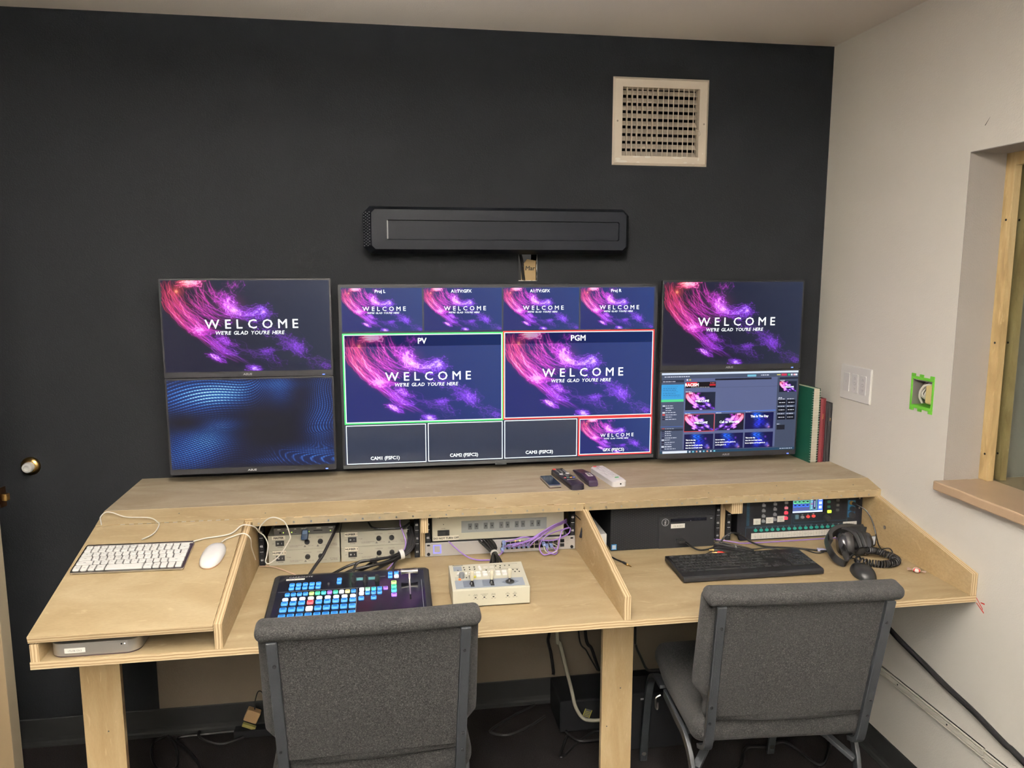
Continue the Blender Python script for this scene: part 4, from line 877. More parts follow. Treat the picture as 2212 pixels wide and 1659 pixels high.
bun = [[(-1.571,-.355,.851),(-1.568,-.39,.829),(-1.576,-.415,.806),(-1.599,-.43,.79),(-1.635,-.46,.792),(-1.691,-.49,.798),(-1.753,-.49,.785),(-1.812,-.53,.772),(-1.868,-.575,.767),(-1.88,-.61,.765)],
 [(-1.566,-.355,.848),(-1.562,-.39,.827),(-1.572,-.42,.804),(-1.597,-.436,.789),(-1.635,-.47,.784),(-1.692,-.505,.786),(-1.748,-.51,.777),(-1.797,-.55,.769),(-1.852,-.578,.767),(-1.865,-.61,.765)],
 [(-1.576,-.357,.846),(-1.573,-.395,.827),(-1.58,-.415,.800),(-1.603,-.424,.785),(-1.64,-.45,.777),(-1.70,-.48,.772),(-1.744,-.52,.768),(-1.785,-.555,.766),(-1.838,-.585,.766),(-1.85,-.61,.765)],
 [(-1.565,-.35,.843),(-1.561,-.392,.823),(-1.569,-.424,.799),(-1.596,-.438,.784),(-1.635,-.46,.775),(-1.69,-.50,.765),(-1.735,-.53,.762),(-1.768,-.56,.760),(-1.818,-.59,.760),(-1.83,-.61,.760)],
 [(-1.58,-.352,.84),(-1.575,-.388,.822),(-1.584,-.41,.797),(-1.602,-.422,.792),(-1.63,-.445,.788),(-1.68,-.466,.785),(-1.735,-.505,.764),(-1.754,-.54,.757),(-1.801,-.58,.757),(-1.81,-.61,.757)],
 [(-1.568,-.345,.838),(-1.556,-.385,.82),(-1.567,-.41,.795),(-1.59,-.425,.784),(-1.62,-.44,.778),(-1.66,-.48,.777),(-1.692,-.50,.80),(-1.725,-.505,.799),(-1.74,-.53,.785),(-1.743,-.61,.767)],
 [(-1.574,-.345,.834),(-1.565,-.38,.812),(-1.578,-.415,.79),(-1.595,-.43,.783),(-1.606,-.44,.780),(-1.621,-.48,.778),(-1.63,-.55,.770),(-1.632,-.61,.767)]]
for P in bun: one(MB().tube(P, .0042, n=8), 'video_cable', M['cable'], 'black video cable in the tied bundle behind the lit switcher panel', 'cable', 'bundled black cables of the left bay', smooth=True)
T = frame((-1.6, -.431, .7875), Vector((-.3, 0, .9)), Vector((.2, .9, .1)))
m = MB(); d = Vector((-.9, -.35, -.1)).normalized(); o = Vector((-1.6, -.431, .7885))
P = []; a1 = d.orthogonal().normalized(); a2 = d.cross(a1)
ring_ = [o+a1*.0145*math.cos(2*PI*k/20)+a2*.0145*math.sin(2*PI*k/20) for k in range(21)]
m.bar(ring_, .013, .0016, side=d, sm=0); one(m, 'cable_tie', M['white'], 'white hook and loop strap round the black bundle in the left bay', 'cable tie')
one(MB().tube([(-1.795, -.30, .86), (-1.801, -.385, .859), (-1.809, -.42, .849), (-1.821, -.45, .831), (-1.833, -.485, .815), (-1.854, -.52, .795), (-1.873, -.57, .777), (-1.88, -.61, .77)], .0048, n=8), 'cable', M['cable'], 'single thick black cable hanging in front of the left supplies', 'cable', smooth=True)
one(MB().tube([(-1.70, -.33, .862), (-1.685, -.365, .856), (-1.643, -.372, .853), (-1.594, -.372, .855), (-1.571, -.34, .858)], .003, n=6), 'cable', M['cable'], 'thin black cable lying along the top of the NUMBER 1 supply', 'cable', smooth=True)
one(MB().tube([(-1.60, -.33, .87), (-1.600, -.369, .862), (-1.594, -.374, .844), (-1.585, -.39, .816), (-1.590, -.415, .797), (-1.62, -.45, .775), (-1.645, -.475, .758), (-1.675, -.52, .7545), (-1.69, -.61, .7545)], .0021, n=6), 'network_cable', M['purple'], 'single purple cable passing down through the left bay', 'cable', smooth=True)
one(MB().tube([(-2.031, -.375, .7545), (-1.995, -.386, .7555), (-1.944, -.43, .7545), (-1.891, -.50, .7545), (-1.86, -.62, .7545)], .0022, n=6, flat=.5), 'cable', M['pink'], 'flat pinkish wire on the desktop beside the left divider', 'cable', smooth=True)

# ------------------------------------------------------------------ lit production switcher panel
T = frame((-1.952, -.862, .768), (1, 0, .0), (0, math.cos(.13), math.sin(.13)))
Wc, Dc = .4275, .262
t = thing('video_switcher', 'black video switcher panel with rows of glowing blue buttons', 'switcher', T=T)
m = MB().at(T); m.rrect(0, Wc, 0, Dc, -.016, .010, .012, n=3, top=.004); m.build('case', M['blk'], t)
m = MB().at(T); m.rrect(.016, Wc-.016, .014, Dc-.012, .0098, .0106, .003, n=2); m.build('face', M['gloss'], t)
m = MB(); m.box(-1.945, -1.53, -.855, -.62, .7502, .765); m.build('foot', M['blkm'], t)
m = MB().at(T); m.text('CARBONITE', .040, Dc-.023, .0062, align='l', bold=.03, sx=1.35, shear=.15, z=.0108); m.text('ROSS', Wc-.090, Dc-.0225, .0070, align='l', bold=.05, sx=1.3, shear=.2, z=.0108); m.build('logo', M['greyprint'], t, fix=False)
m = MB().at(T); m.rrect(.034, .084, Dc-.036, Dc-.028, .0105, .0109, .001); q = m.build('sticker', M['tape'], t); m = MB().at(T); m.text('172.18.123.20', .059, Dc-.0345, .0042, z=.0111); m.build('sticker_print', M['inkgrey'], q, fix=False)
m = MB().at(T); m.box(.02, .31, .1655, .1662, .0105, .0108); m.box(.2285, .2292, .02, .1655, .0105, .0108); m.box(.4035, .4042, .02, .19, .0105, .0108); m.build('panel_lines', M['greyprint'], t)
BC = {'b': (.03, .30, .95), 'w': (.85, .88, 1.0), 'y': (.55, .85, .25), 'g': (.06, .75, .42), 'c': (.05, .62, .72), 'p': (.38, .16, .85), 'r': (1.0, .09, .12), 'Y': (.85, .75, .35), 'l': (.35, .85, .55), 'h': (1, 1, 1)}
bmesh_cache = {}
def button(x, y, c, s=.0105, h=.0125, strip_=True):
    key = (c, s, h)
    if key not in bmesh_cache:
        cc = BC[c]; body = lit('button_%s' % c, tuple(v_*.42 for v_ in cc), 1.5 if c in 'wh' else .8); top = lit('button_top_%s' % c, tuple(min(1, v_*.85+.03) for v_ in cc), 1.3 if c in 'wh' else .95)
        m = MB(); m.rrect(-s/2, s/2, -h/2, h/2, 0, .004, .0028, 0, n=3, top=.001); m.rrect(-s*.34, s*.34, -h*.12, h*.40, .0041, .0046, .0015, 1, n=2)
        me = bpy.data.meshes.new('button'); me.from_pydata(m.v, [], m.f); me.materials.append(top); me.materials.append(body); me.polygons.foreach_set('material_index', m.m); bmesh_cache[key] = me
    o = bpy.data.objects.new('button', bmesh_cache[key]); o.parent = t; o.location = (x, y, .0107); COL.objects.link(o); WORLD[o.name] = WORLD[t.name].copy()
for k in range(5):
    for j in range(2): button(.0535+k*.0176, .198-j*.0185, 'b', .0135, .0125)
for j in range(2): button(.179, .214-j*.0165, 'b', .0125)
for k in range(2):
    for j in range(2): button(.3185+k*.0170, .2315-j*.0180, 'h' if (k, j) == (1, 1) else 'b', .0125, .0130)
for k, c in enumerate('bbbbygcpgwYb'): button(.0465+k*.01575, .1480, c, .0125, .0130)
xs = [.0440+k*.0219 for k in range(9)]
for k, x in enumerate(xs): button(x, .1240, 'h' if k in (3, 8) else 'w', .0150, .0100)
for k, x in enumerate(xs): button(x, .1040, 'r' if k == 3 else 'b', .0165, .0155)
for k, x in enumerate(xs): button(x, .0740, 'h' if k == 3 else 'b', .0175, .0175)
for k, x in enumerate(xs): button(x, .0420, 'b', .0175, .0175)
for k, (x, c) in enumerate(zip([.2415+k*.0160 for k in range(5)], 'hlcbp')): button(x, .1530, c, .0125, .0135)
for k, (x, c) in enumerate(zip([.2415+k*.0160 for k in range(4)], 'hbbb')): button(x, .1330, c, .0125, .0135)
for x in (.2415, .2740): button(x, .1080, 'b', .0145, .0145)
for y, c in zip((.1800, .1590, .1385, .1160), 'ygcp'): button(.3280, y, c, .0145, .0155)
for k, x in enumerate((.2185, .2500, .2825)):
    m = MB().at(T @ Matrix.Translation((x, .199, .0106))); m.lathe([(.007, 0), (.0055, .014), (.0045, .018), (.001, .0185)], n=16); m.build('knob', M['blk'], t, smooth=True)
for x in (.2255, .2580): m = MB().at(T); m.rrect(x, x+.0185, .205, .2185, .0106, .0111, .001); m.build('display', mat('green_lcd', (.03, .09, .09), .15, emit=(.07, .22, .22), es=1), t)
m = MB().at(T); m.box(.210, .305, .2195, .2203, .0105, .0108); m.build('panel_line', M['greyprint'], t)
m = MB().at(T @ Matrix.Translation((.151, .193, .0106))); m.lathe([(.0035, 0), (.0032, .004), (.0008, .0055)], n=12); m.build('trackpoint', M['steel'], t, smooth=True)
m = MB().at(T); m.rrect(.3695, .3735, .09, .215, .0105, .0112, .001); m.build('fader_slot', M['blkm'], t)
m = MB().at(T); m.box(.3700, .3730, .115, .205, .0112, .0120); m.build('fader_arm', M['steel'], t)
m = MB().at(T @ Matrix.Translation((.3715, .200, .0106))); m.box(-.0025, .0025, -.002, .002, 0, .026); m.build('fader_stem', M['steel'], t)
m = MB().at(T @ frame((.3715, .200, .032), (0, 0, 1), (0, 1, 0))); m.lathe([(.001, -.024), (.0085, -.023), (.0060, -.012), (.0056, 0), (.0060, .012), (.0085, .023), (.001, .024)], n=18); m.build('fader_handle', M['steel'], t, smooth=True, props={'label': 'polished metal fader handle'})

# ------------------------------------------------------------------ middle bay: beige frame, network switch, purple cables
t = thing('camera_server', 'tall beige rack unit labelled DO NOT TURN OFF', 'rack unit', (-1.285, -.25, .7995)); F = front(-1.500, -.366, .8015)
Wp, Hp = .428, .1035
m = MB().at(F); m.box(0, Wp, 0, Hp, -.30, 0); m.build('case', M['beige'], t, bevel=.001)
m = MB().at(F); m.box(-.004, Wp+.004, -.0025, 0, -.3, .0008); m.build('lower_lip', M['blkm'], t)
m = MB().at(F); m.box(.093, .371, .0235, .0625, 0, .0006); pn = m.build('inset_panel', M['panel'], t)
m = MB().at(F)
for k in range(5):
    for j in range(2):
        x = .1145+k*.0505+j*.0205; m.rrect(x, x+.0125, .0335, .0535, .0006, .0016, .0006, 0); m.rrect(x+.0045, x+.0085, .0415, .0455, .0016, .0026, .001, 1); m.text('1' if j == 0 else '2', x+.006, .0285, .0022, 1, z=.0008)
    m.text(str(k+1), .1145+k*.0505+.0165, .0575, .0025, 1, z=.0008)
m.build('select_switches', [mat('slate_switch', (.10, .11, .115), .5), M['ink']], t)
m = MB().at(F); m.text('Panasonic', .034, .0755, .0055, bold=.06, sx=1.05, z=.0004); m.text('POWER', .0355, .0395, .0026, z=.0004); m.cyl(.036, .054, 0, .0006, .0014, 0, 8); m.text('CAMERA SELECT', .232, .066, .002, z=.0004); m.build('logo', M['ink'], t, fix=False)
m = MB().at(F); m.rrect(.0165, .0545, .0170, .0355, 0, .002, .001); m.rrect(.022, .050, .0200, .0325, .002, .0035, .001); pw = m.build('power_switch', M['blk'], t)
m = MB().at(F); m.box(.038, .049, .022, .027, .0035, .0045); m.build('rocker', M['blks'], pw)
m = MB().at(F); m.box(.0045, .084, .0015, .0165, .0, .0007); q = m.build('warning_tape', M['creamtape'], t); m = MB().at(F); m.text('DO NOT TURN OFF', .0445, .0058, .0062, bold=.05, z=.001); m.build('tape_print', M['ink'], q, fix=False)
t = thing('network_switch', 'silver rack network switch with a glowing blue square', 'network switch', (-1.278, -.3, .7502)); F = front(-1.5235, -.3665, .7515)
m = MB().at(F); m.rrect(0, .490, 0, .0445, -.0025, 0, .001, n=1); m.box(.022, .468, .0005, .044, -.25, -.002); m.build('case', mat('light_grey_metal', (.55, .54, .54), .38, .4), t, bevel=.0006)
m = MB().at(F)
for A in ((.026, .051, .0095, .0125), (.026, .051, .0345, .0375), (.026, .029, .0125, .0345), (.048, .051, .0125, .0345)): m.box(*A, 0, .0004)
m.build('blue_light', lit('blue_square_light', (.18, .18, 1.0), 1.3), t)
m = MB().at(F)
for x, y in ((.011, .037), (.479, .037)): m.rrect(x-.005, x+.005, y-.0025, y+.0025, 0, .0003, .0024)
for x, y in ((.011, .008), (.479, .008)): m.cyl(x, y, 0, .003, .005, 0, 14)
m.build('mounting_slots', M['blkm'], t)
m = MB().at(F); m.box(.2435, .4325, .0095, .0375, 0, .0006, 1)
for k in range(12):
    for j in range(2): m.rrect(.2455+k*.0157, .2455+k*.0157+.0125, .0105+j*.0135, .0105+j*.0135+.011, .0003, .0012, .0012, 0)
for j in range(2): m.rrect(.440, .4535, .0095+j*.0145, .0205+j*.0145, .0003, .0012, .001, 0)
m.build('ports', [M['blkm'], M['steel']], t)
m = MB().at(F)
for k, x in enumerate((.2525, .265, .3045)): m.box(x, x+.0035, .036, .0385, .0005, .0014, 0)
m.build('port_lights', lit('green_led', (.6, 1.0, .15), 1.6), t); m = MB().at(F); m.box(.290, .2935, .036, .0385, .0005, .0014); m.build('port_lights', lit('amber_led', (1.0, .35, .08), 1.6), t)
m = MB().at(F)
for k in range(12): m.text(str(2*k+1), .2515+k*.0157, .0055, .0022, z=.0003)
m.text('U', .228, .035, .0045, z=.0003); m.text('24', .228, .024, .0035, z=.0003); m.text('SFP1', .464, .028, .0024, z=.0003); m.text('SFP2', .464, .0185, .0024, z=.0003); m.build('panel_print', M['greyprint'], t, fix=False)
PX = M['purple']; clear = mat('bluish_clear_plug', (.26, .34, .62), .15, coat=.3)
pp = [[(-1.271,-.372,.776),(-1.269,-.405,.785),(-1.254,-.425,.799),(-1.19,-.425,.810),(-1.147,-.41,.832),(-1.102,-.395,.846),(-1.06,-.35,.848)],
 [(-1.255,-.372,.776),(-1.254,-.405,.783),(-1.24,-.428,.797),(-1.183,-.423,.814),(-1.144,-.41,.834),(-1.102,-.398,.849),(-1.06,-.35,.845)],
 [(-1.239,-.372,.776),(-1.238,-.405,.783),(-1.222,-.424,.8),(-1.181,-.42,.817),(-1.142,-.406,.830),(-1.102,-.392,.843),(-1.059,-.35,.842)],
 [(-1.224,-.372,.776),(-1.222,-.405,.784),(-1.208,-.42,.80),(-1.175,-.418,.820),(-1.14,-.412,.838),(-1.102,-.40,.851),(-1.059,-.35,.840)],
 [(-1.208,-.372,.776),(-1.207,-.405,.784),(-1.195,-.42,.801),(-1.17,-.416,.815),(-1.138,-.40,.828),(-1.102,-.388,.840),(-1.059,-.35,.838)],
 [(-1.192,-.372,.776),(-1.191,-.405,.784),(-1.182,-.417,.80),(-1.162,-.414,.812),(-1.134,-.398,.824),(-1.10,-.385,.838),(-1.059,-.345,.834)],
 [(-1.131,-.374,.770),(-1.131,-.395,.760),(-1.12,-.405,.756),(-1.101,-.405,.768),(-1.093,-.40,.799),(-1.081,-.39,.825),(-1.056,-.38,.828),(-1.053,-.375,.817),(-1.062,-.378,.806),(-1.104,-.39,.794),(-1.148,-.40,.798),(-1.207,-.40,.812),(-1.244,-.40,.804),(-1.271,-.373,.790)],
 [(-1.117,-.374,.771),(-1.101,-.40,.759),(-1.111,-.415,.7545),(-1.125,-.415,.758),(-1.146,-.415,.7545),(-1.157,-.405,.764),(-1.158,-.40,.783),(-1.144,-.40,.807),(-1.105,-.39,.821),(-1.06,-.375,.826),(-1.056,-.34,.828)],
 [(-1.449,-.36,.797),(-1.445,-.375,.798),(-1.431,-.40,.79),(-1.40,-.425,.770),(-1.368,-.43,.757),(-1.33,-.432,.7545),(-1.319,-.43,.7545),(-1.296,-.42,.762),(-1.28,-.40,.766),(-1.276,-.372,.766)]]
for k, P in enumerate(pp):
    one(MB().tube(P, .0021, n=6), 'network_cable', PX, ['purple patch cable rising from the silver network switch', 'purple patch cable looping in front of the network switch', 'long purple cable sagging from the beige unit to the first switch port'][0 if k < 6 else (1 if k < 8 else 2)], 'cable', ['purple patch cables fanning up to the right rail', 'purple cable loops by the right ports'][k // 6] if k < 8 else None, smooth=True)
one(MB().tube([(-1.112,-.372,.775),(-1.1,-.395,.774),(-1.101,-.405,.766),(-1.109,-.41,.7595),(-1.128,-.41,.757),(-1.141,-.405,.766),(-1.141,-.373,.777)], .0018, n=6), 'network_cable', M['gcable'], 'short pale looped cable between two right hand switch ports', 'cable', smooth=True)
for k, (x, z) in enumerate([(-1.2705, .776), (-1.2548, .776), (-1.2391, .776), (-1.2234, .776), (-1.2077, .776), (-1.1920, .776), (-1.271, .789), (-1.276, .7655), (-1.131, .771), (-1.1155, .772), (-1.141, .7785)]):
    t = thing('cable_plug', 'clear bluish network plug pushed into the silver switch', 'plug', (x, -.37, z), group='network plugs in the silver switch')
    m = MB().at(front(x, -.3675, z)); m.rrect(-.0055, .0055, -.0045, .0045, 0, .013, .001, n=1); m.prism([(-.004, -.0035), (.004, -.0035), (.003, .003), (-.003, .003)], .013, .022); m.build('plug_body', clear, t, bevel=.0008)
    m = MB().at(front(x, -.3675, z-.0055)); m.box(-.003, .003, -.002, .0006, .003, .017); m.build('latch', clear, t)
bb = [[(-1.355,-.345,.796),(-1.343,-.385,.793),(-1.325,-.42,.783),(-1.317,-.44,.776),(-1.33,-.50,.775),(-1.345,-.57,.775),(-1.35,-.635,.775)],
 [(-1.344,-.345,.794),(-1.332,-.38,.792),(-1.319,-.415,.785),(-1.314,-.44,.780),(-1.322,-.50,.781),(-1.332,-.57,.78),(-1.336,-.635,.78)],
 [(-1.334,-.345,.796),(-1.322,-.385,.795),(-1.312,-.42,.785),(-1.309,-.44,.773),(-1.316,-.50,.772),(-1.323,-.57,.773),(-1.325,-.635,.774)],
 [(-1.324,-.345,.795),(-1.312,-.385,.794),(-1.305,-.415,.787),(-1.306,-.44,.779),(-1.309,-.50,.781),(-1.313,-.57,.78),(-1.313,-.635,.779)],
 [(-1.316,-.345,.794),(-1.305,-.38,.792),(-1.301,-.41,.785),(-1.311,-.44,.784),(-1.304,-.50,.785),(-1.302,-.57,.784),(-1.300,-.635,.782)]]
for P in bb: one(MB().tube(P, .0038, n=8), 'video_cable', M['cable'], 'black cable in the strapped bunch feeding the beige joystick panel', 'cable', 'bunched black cables of the middle bay', smooth=True)
m = MB(); o = Vector((-1.3105, -.4425, .7785)); ring_ = [o+Vector((.0115*math.cos(2*PI*k/18), 0, .0105*math.sin(2*PI*k/18))) for k in range(19)]; m.bar(ring_, .013, .0015, side=(0, 1, 0), sm=0)
one(m, 'cable_tie', M['white'], 'white strap round the black cables of the middle bay', 'cable tie')
t = thing('cable_clip', 'small black plug adapter hanging beside the middle divider', 'adapter', (-1.02, -.44, .81))
MB().tube([(-1.038, -.35, .868), (-1.034, -.41, .870), (-1.028, -.442, .866), (-1.026, -.445, .85)], .0014, n=6).build('lead', M['cable'], t, smooth=True)
m = MB().at(frame((-1.0245, -.447, .852), Vector((1, .2, 0)), Vector((.25, 0, 1)))); m.rrect(-.0065, .0065, -.036, .0, -.004, .004, .003, top=.0015); m.box(-.006, -.003, 0, .008, -.002, .002); m.box(.003, .006, 0, .008, -.002, .002); m.build('body', M['blks'], t)
MB().tube([(-1.030, -.448, .822), (-1.030, -.448, .806), (-1.0265, -.448, .804), (-1.022, -.448, .82)], .0016, n=6).build('loop', M['blk'], t, smooth=True)

# ------------------------------------------------------------------ beige joystick panel
x0, x1, yf, yb, zf, zb = -1.468, -1.256, -.765, -.620, .802, .818
t = thing('camera_controller', 'beige camera control panel with three joysticks and white buttons', 'control panel', ((x0+x1)/2, -.69, .7502))
m = MB(); m.add([(x, y, z) for x in (x0, x1) for y, z in ((yf, .754), (yf, zf), (yb, zb), (yb, .754))], [(0, 1, 2, 3), (7, 6, 5, 4), (0, 4, 5, 1), (1, 5, 6, 2), (2, 6, 7, 3), (3, 7, 4, 0)])
cbc = mat('pale_beige_plastic', (.53, .51, .41), .45); m.build('case', cbc, t, bevel=.0015)
MB().box(x0+.008, x1-.008, yf+.008, yb-.008, .7502, .7545).build('foot', M['blkm'], t)
F = frame((x0, yf, zf+.0002), (1, 0, 0), (0, yb-yf, zb-zf)); Wj, Dj = x1-x0, math.hypot(yb-yf, zb-zf)
m = MB().at(F); m.box(.010, Wj-.012, .008, .052, 0, .0005); m.box(.012, .036, Dj-.038, Dj-.012, 0, .0005); m.box(.012, .062, .053, .074, 0, .0004, 1); m.build('grey_panel', [mat('blue_grey_panel', (.24, .27, .31), .45), mat('mid_beige', (.42, .41, .34), .5)], t)
m = MB().at(F)
for x in (.032, .086): MB().at(F).rrect(x, x+.030, .014, .047, .0005, .0009, .001, 0).build('joystick_plate', mat('slate_plate', (.13, .15, .19), .4), t)
m.prism([(.138, .030), (.160, .048), (.186, .030), (.160, .012)], .0005, .0009, 0); m.build('joystick_plate', mat('slate_plate', (.13, .15, .19), .4), t)
m = MB().at(F)
for x, y, s in ((.056, .028, .006), (.111, .028, .006)): m.rrect(x-.005, x+.005, y-.014, y+.014, .0009, .0013, .001, 0)
m.cyl(.161, .030, .0009, .0013, .0125, 0, 20); m.build('joystick_wells', M['ink'], t)
for x, y in ((.055, .030), (.110, .030), (.160, .032)):
    m = MB().at(F @ Matrix.Translation((x, y, .001))); m.lathe([(.0065, 0), (.005, .004), (.0028, .006), (.0028, .013)], n=14); j = m.build('joystick_boot', M['blk'], t, smooth=True)
    m = MB().at(F @ Matrix.Translation((x, y, .001))); m.lathe([(.004, .011), (.0055, .018), (.0057, .026), (.0062, .028), (.0062, .033), (.0045, .037), (.001, .038)], n=16); m.build('joystick_handle', mat('ivory_plastic', (.68, .64, .50), .3), j, smooth=True)
def keys(pts, w_, h, z, name, mt, top=.0008):
    me = None
    for x, y in pts:
        m = MB().at(F); m.rrect(x-w_/2, x+w_/2, y-h/2, y+h/2, .0002, z, min(w_, h)*.22, n=2, top=top); m.build(name, mt, t)
keys([(.079+k*.0185, y) for k in range(5) for y in (.0735, .0875)], .0135, .0098, .0048, 'white_button', M['white'])
keys([(.024, .0905), (.045, .0885), (.056, .0875), (.067, .0870), (.086, .1215), (.087, .1140), (.088, .1065), (.0215, .0830)], .0062, .0058, .005, 'round_button', M['white'])
keys([(.1035, .1195), (.1215, .1195)], .0140, .0105, .0012, 'display_window', mat('pale_window', (.62, .60, .52), .4))
keys([(.066, .0660)], .0090, .0070, .0040, 'yellow_button', mat('yellow_plastic', (.62, .55, .05), .4)); keys([(.0245, .0570)], .0070, .0060, .0040, 'orange_button', mat('orange_plastic', (.85, .16, .02), .4))
m = MB().at(F @ Matrix.Translation((.031, .070, .0003))); m.lathe([(.0085, 0), (.0082, .010), (.0070, .0135), (.001, .014)], n=18); m.build('dial', mat('grey_dial', (.13, .14, .15), .4), t, smooth=True)
m = MB().at(F)
for x, y in ((.024, .110), (.042, .125), (.058, .125), (.072, .125), (.043, .112), (.058, .112), (.072, .112), (.104, .103), (.134, .124), (.147, .124), (.160, .124), (.173, .124), (.145, .112), (.168, .098), (.180, .097), (.192, .096), (.1715, .0855), (.184, .0845), (.196, .084), (.044, .066), (.053, .0735), (.053, .064)): m.box(x-.0016, x+.0016, y-.0014, y+.0014, .0002, .0014); m.box(x-.003, x+.003, y+.0034, y+.0040, .0002, .0004)
m.text('Panasonic', .012, Dj-.0085, .0048, align='l', bold=.06, sx=1.1, z=.0006); m.box(.130, .198, .104, .1045, .0002, .0004); m.box(.130, .1304, .104, .134, .0002, .0004); m.box(.130, .198, .134, .1345, .0002, .0004); m.build('small_controls', M['ink'], t, fix=False)
m = MB().at(front(x0, yf-.0004, .754))
for x, s1, s2 in ((.045, 'IRIS', ''), (.062, 'ZOOM', 'REVERSE'), (.086, 'ZOOM/FOCUS', 'REVERSE'), (.111, 'FOCUS', 'REVERSE'), (.150, 'TILT', 'REVERSE'), (.170, 'PAN', 'REVERSE')):
    m.text(s1, x, .0325, .0022); m.text(s2, x, .0290, .0022) if s2 else None
    if s2: m.box(x-.0024, x+.0024, .0235, .0262, 0, .0004); m.text('ON', x-.004, .0195, .002); m.text('OFF', x+.0045, .0195, .002)
m.build('front_print', M['ink'], t, fix=False)
# ------------------------------------------------------------------ right bays: computer tower on its side, audio mixer
t = thing('computer_tower', 'black computer tower lying on its side in the right bay', 'computer', (-.74, -.2, .7502)); F = front(-.925, -.405, .7505); Wt, Ht = .357, .152
m = MB().at(F); m.box(.004, Wt-.004, .002, Ht-.002, -.30, -.008); m.rrect(0, Wt, 0, Ht, -.012, -.0006, .004, n=2); m.build('case', M['blkm'], t)
def honey():
    mm = bpy.data.materials.new('honeycomb_grille'); mm.use_nodes = True; nt = mm.node_tree; b = nt.nodes['Principled BSDF']; b.inputs['Base Color'].default_value = (.020, .020, .021, 1); b.inputs['Roughness'].default_value = .35; b.inputs['Specular IOR Level'].default_value = .2; return mm
m = MB().at(F); s = .0047; x = .006; k = 0
while x < Wt-.008:
    y = .006+(s*.866 if k % 2 else 0)
    while y < Ht-.006:
        if not (x > .158 and y < .112) and not (x < .022 and y < .026):
            o = [(x+s*.56*math.cos(PI/3*q), y+s*.56*math.sin(PI/3*q), 0) for q in range(6)]; i_ = [(x+s*.42*math.cos(PI/3*q), y+s*.42*math.sin(PI/3*q), .0) for q in range(6)]
            m.add([(a, b, .0005) for a, b, _ in o]+[(a, b, .0005) for a, b, _ in i_], [(q, (q+1) % 6, 6+(q+1) % 6, 6+q) for q in range(6)])
        y += s*1.732
    x += s*1.5; k += 1
m.build('front_grille', honey(), t, fix=False)
m = MB().at(F); m.box(.1635, Wt-.006, .0, .106, -.001, .0035); pl = m.build('front_plate', mat('charcoal_plate', (.009, .009, .010), .55, spec=.1), t, bevel=.001)
m = MB().at(F @ Matrix.Translation((.184, .089, .0036))); n = 26
m.add([(.0125*math.cos(2*PI*q/n), .0125*math.sin(2*PI*q/n), 0) for q in range(n)]+[(.0110*math.cos(2*PI*q/n), .0110*math.sin(2*PI*q/n), 0) for q in range(n)], [(q, (q+1) % n, n+(q+1) % n, n+q) for q in range(n)])
m.at(F @ Matrix.Translation((.184, .089, .0036)) @ Matrix.Rotation(PI/2, 4, 'Z')).text('DELL', 0, -.0025, .0052, bold=.06, sx=1.05); m.build('logo', M['greyprint'], pl, fix=False)
m = MB().at(F); m.box(.202, .326, .0895, .100, .0034, .0042); m.build('disc_drive', M['gloss'], pl); m = MB().at(F); m.box(.270, .272, .0905, .0915, .0042, .0046); m.box(.339, .346, .0955, .0965, .0034, .0042); m.build('indicator', M['print'], pl)
m = MB().at(F); m.box(.2035, .2515, .0675, .0825, .0034, .0040); q = m.build('sticker', M['tape'], pl); m = MB().at(F); m.text('172.18.123.1', .2275, .0725, .0045, sx=.98, z=.0042); m.build('sticker_print', M['inkgrey'], q, fix=False)
m = MB().at(F); m.box(.004, .021, .004, .022, -.0006, .0008); q = m.build('badge', mat('blue_badge', (.03, .22, .5), .3), t); m = MB().at(F); m.box(.0065, .0185, .0065, .0195, .0008, .001); q2 = m.build('badge_centre', mat('pale_badge', (.5, .56, .62), .4), q, fix=False)
m = MB().at(F); m.box(.222, .248, .018, .032, .0034, .012); m.build('port_cluster', M['blk'], pl); m = MB().at(F); m.box(.249, .2525, .021, .028, .0034, .011); m.build('usb_receiver', M['steel'], pl)
one(MB().box(-.990, -.936, -.40, -.22, .7502, .808), 'white_box', M['white'], 'small white box between the middle divider and the black tower', 'box', bevel=.002)
t = thing('audio_mixer', 'black rack mixer with a lit touchscreen and rows of teal buttons', 'audio mixer', (-.247, -.25, .7502)); F = frame((-.478, -.383, .7525), (1, 0, 0), (0, .035, 1)); Wm, Hm = .4575, .1465
m = MB().at(F); m.prism([(.0, .03), (.012, .0), (Wm, 0), (Wm, Hm), (0, Hm)], -.012, 0); m.box(.02, Wm-.02, .004, Hm, -.14, -.012); m.build('case', mat('mixer_black', (.007, .007, .009), .4, spec=.12), t, bevel=.001)
def mx(a, b): return ((a-90)*.0002938, Hm-(b-172+ (a-90)*.033)*.000283)     # measured across the panel
m = MB().at(F)
for r_ in range(13):
    for q in range(24):
        m.box(.0335+r_*.00085, .0335+r_*.00085+.00022, .050+q*.0036, .053+q*.0036, 0, .0003)
for A in ((.030, .275, .0460, .0466), (.198, .1986, .0466, Hm), (.205, .402, .0535, .0541), (.205, .2056, .0541, Hm), (.402, .4026, .049, Hm), (.0315, .032, .010, .043), (.032, .40, .0425, .043)): m.box(*A, 0, .0003)
m.build('blue_lines', M['navy'], t)
m = MB().at(F); m.box(.404, .4315, .0875, .122, 0, .0003); m.box(.404, .4315, .0625, .085, 0, .0003); m.build('blue_panel', mat('mixer_blue', (.02, .13, .26), .45), t)
m = MB().at(F); m.rrect(.196, .314, .0845, .1455, 0, .001, .002); sc0 = m.build('screen_surround', M['gloss'], t)
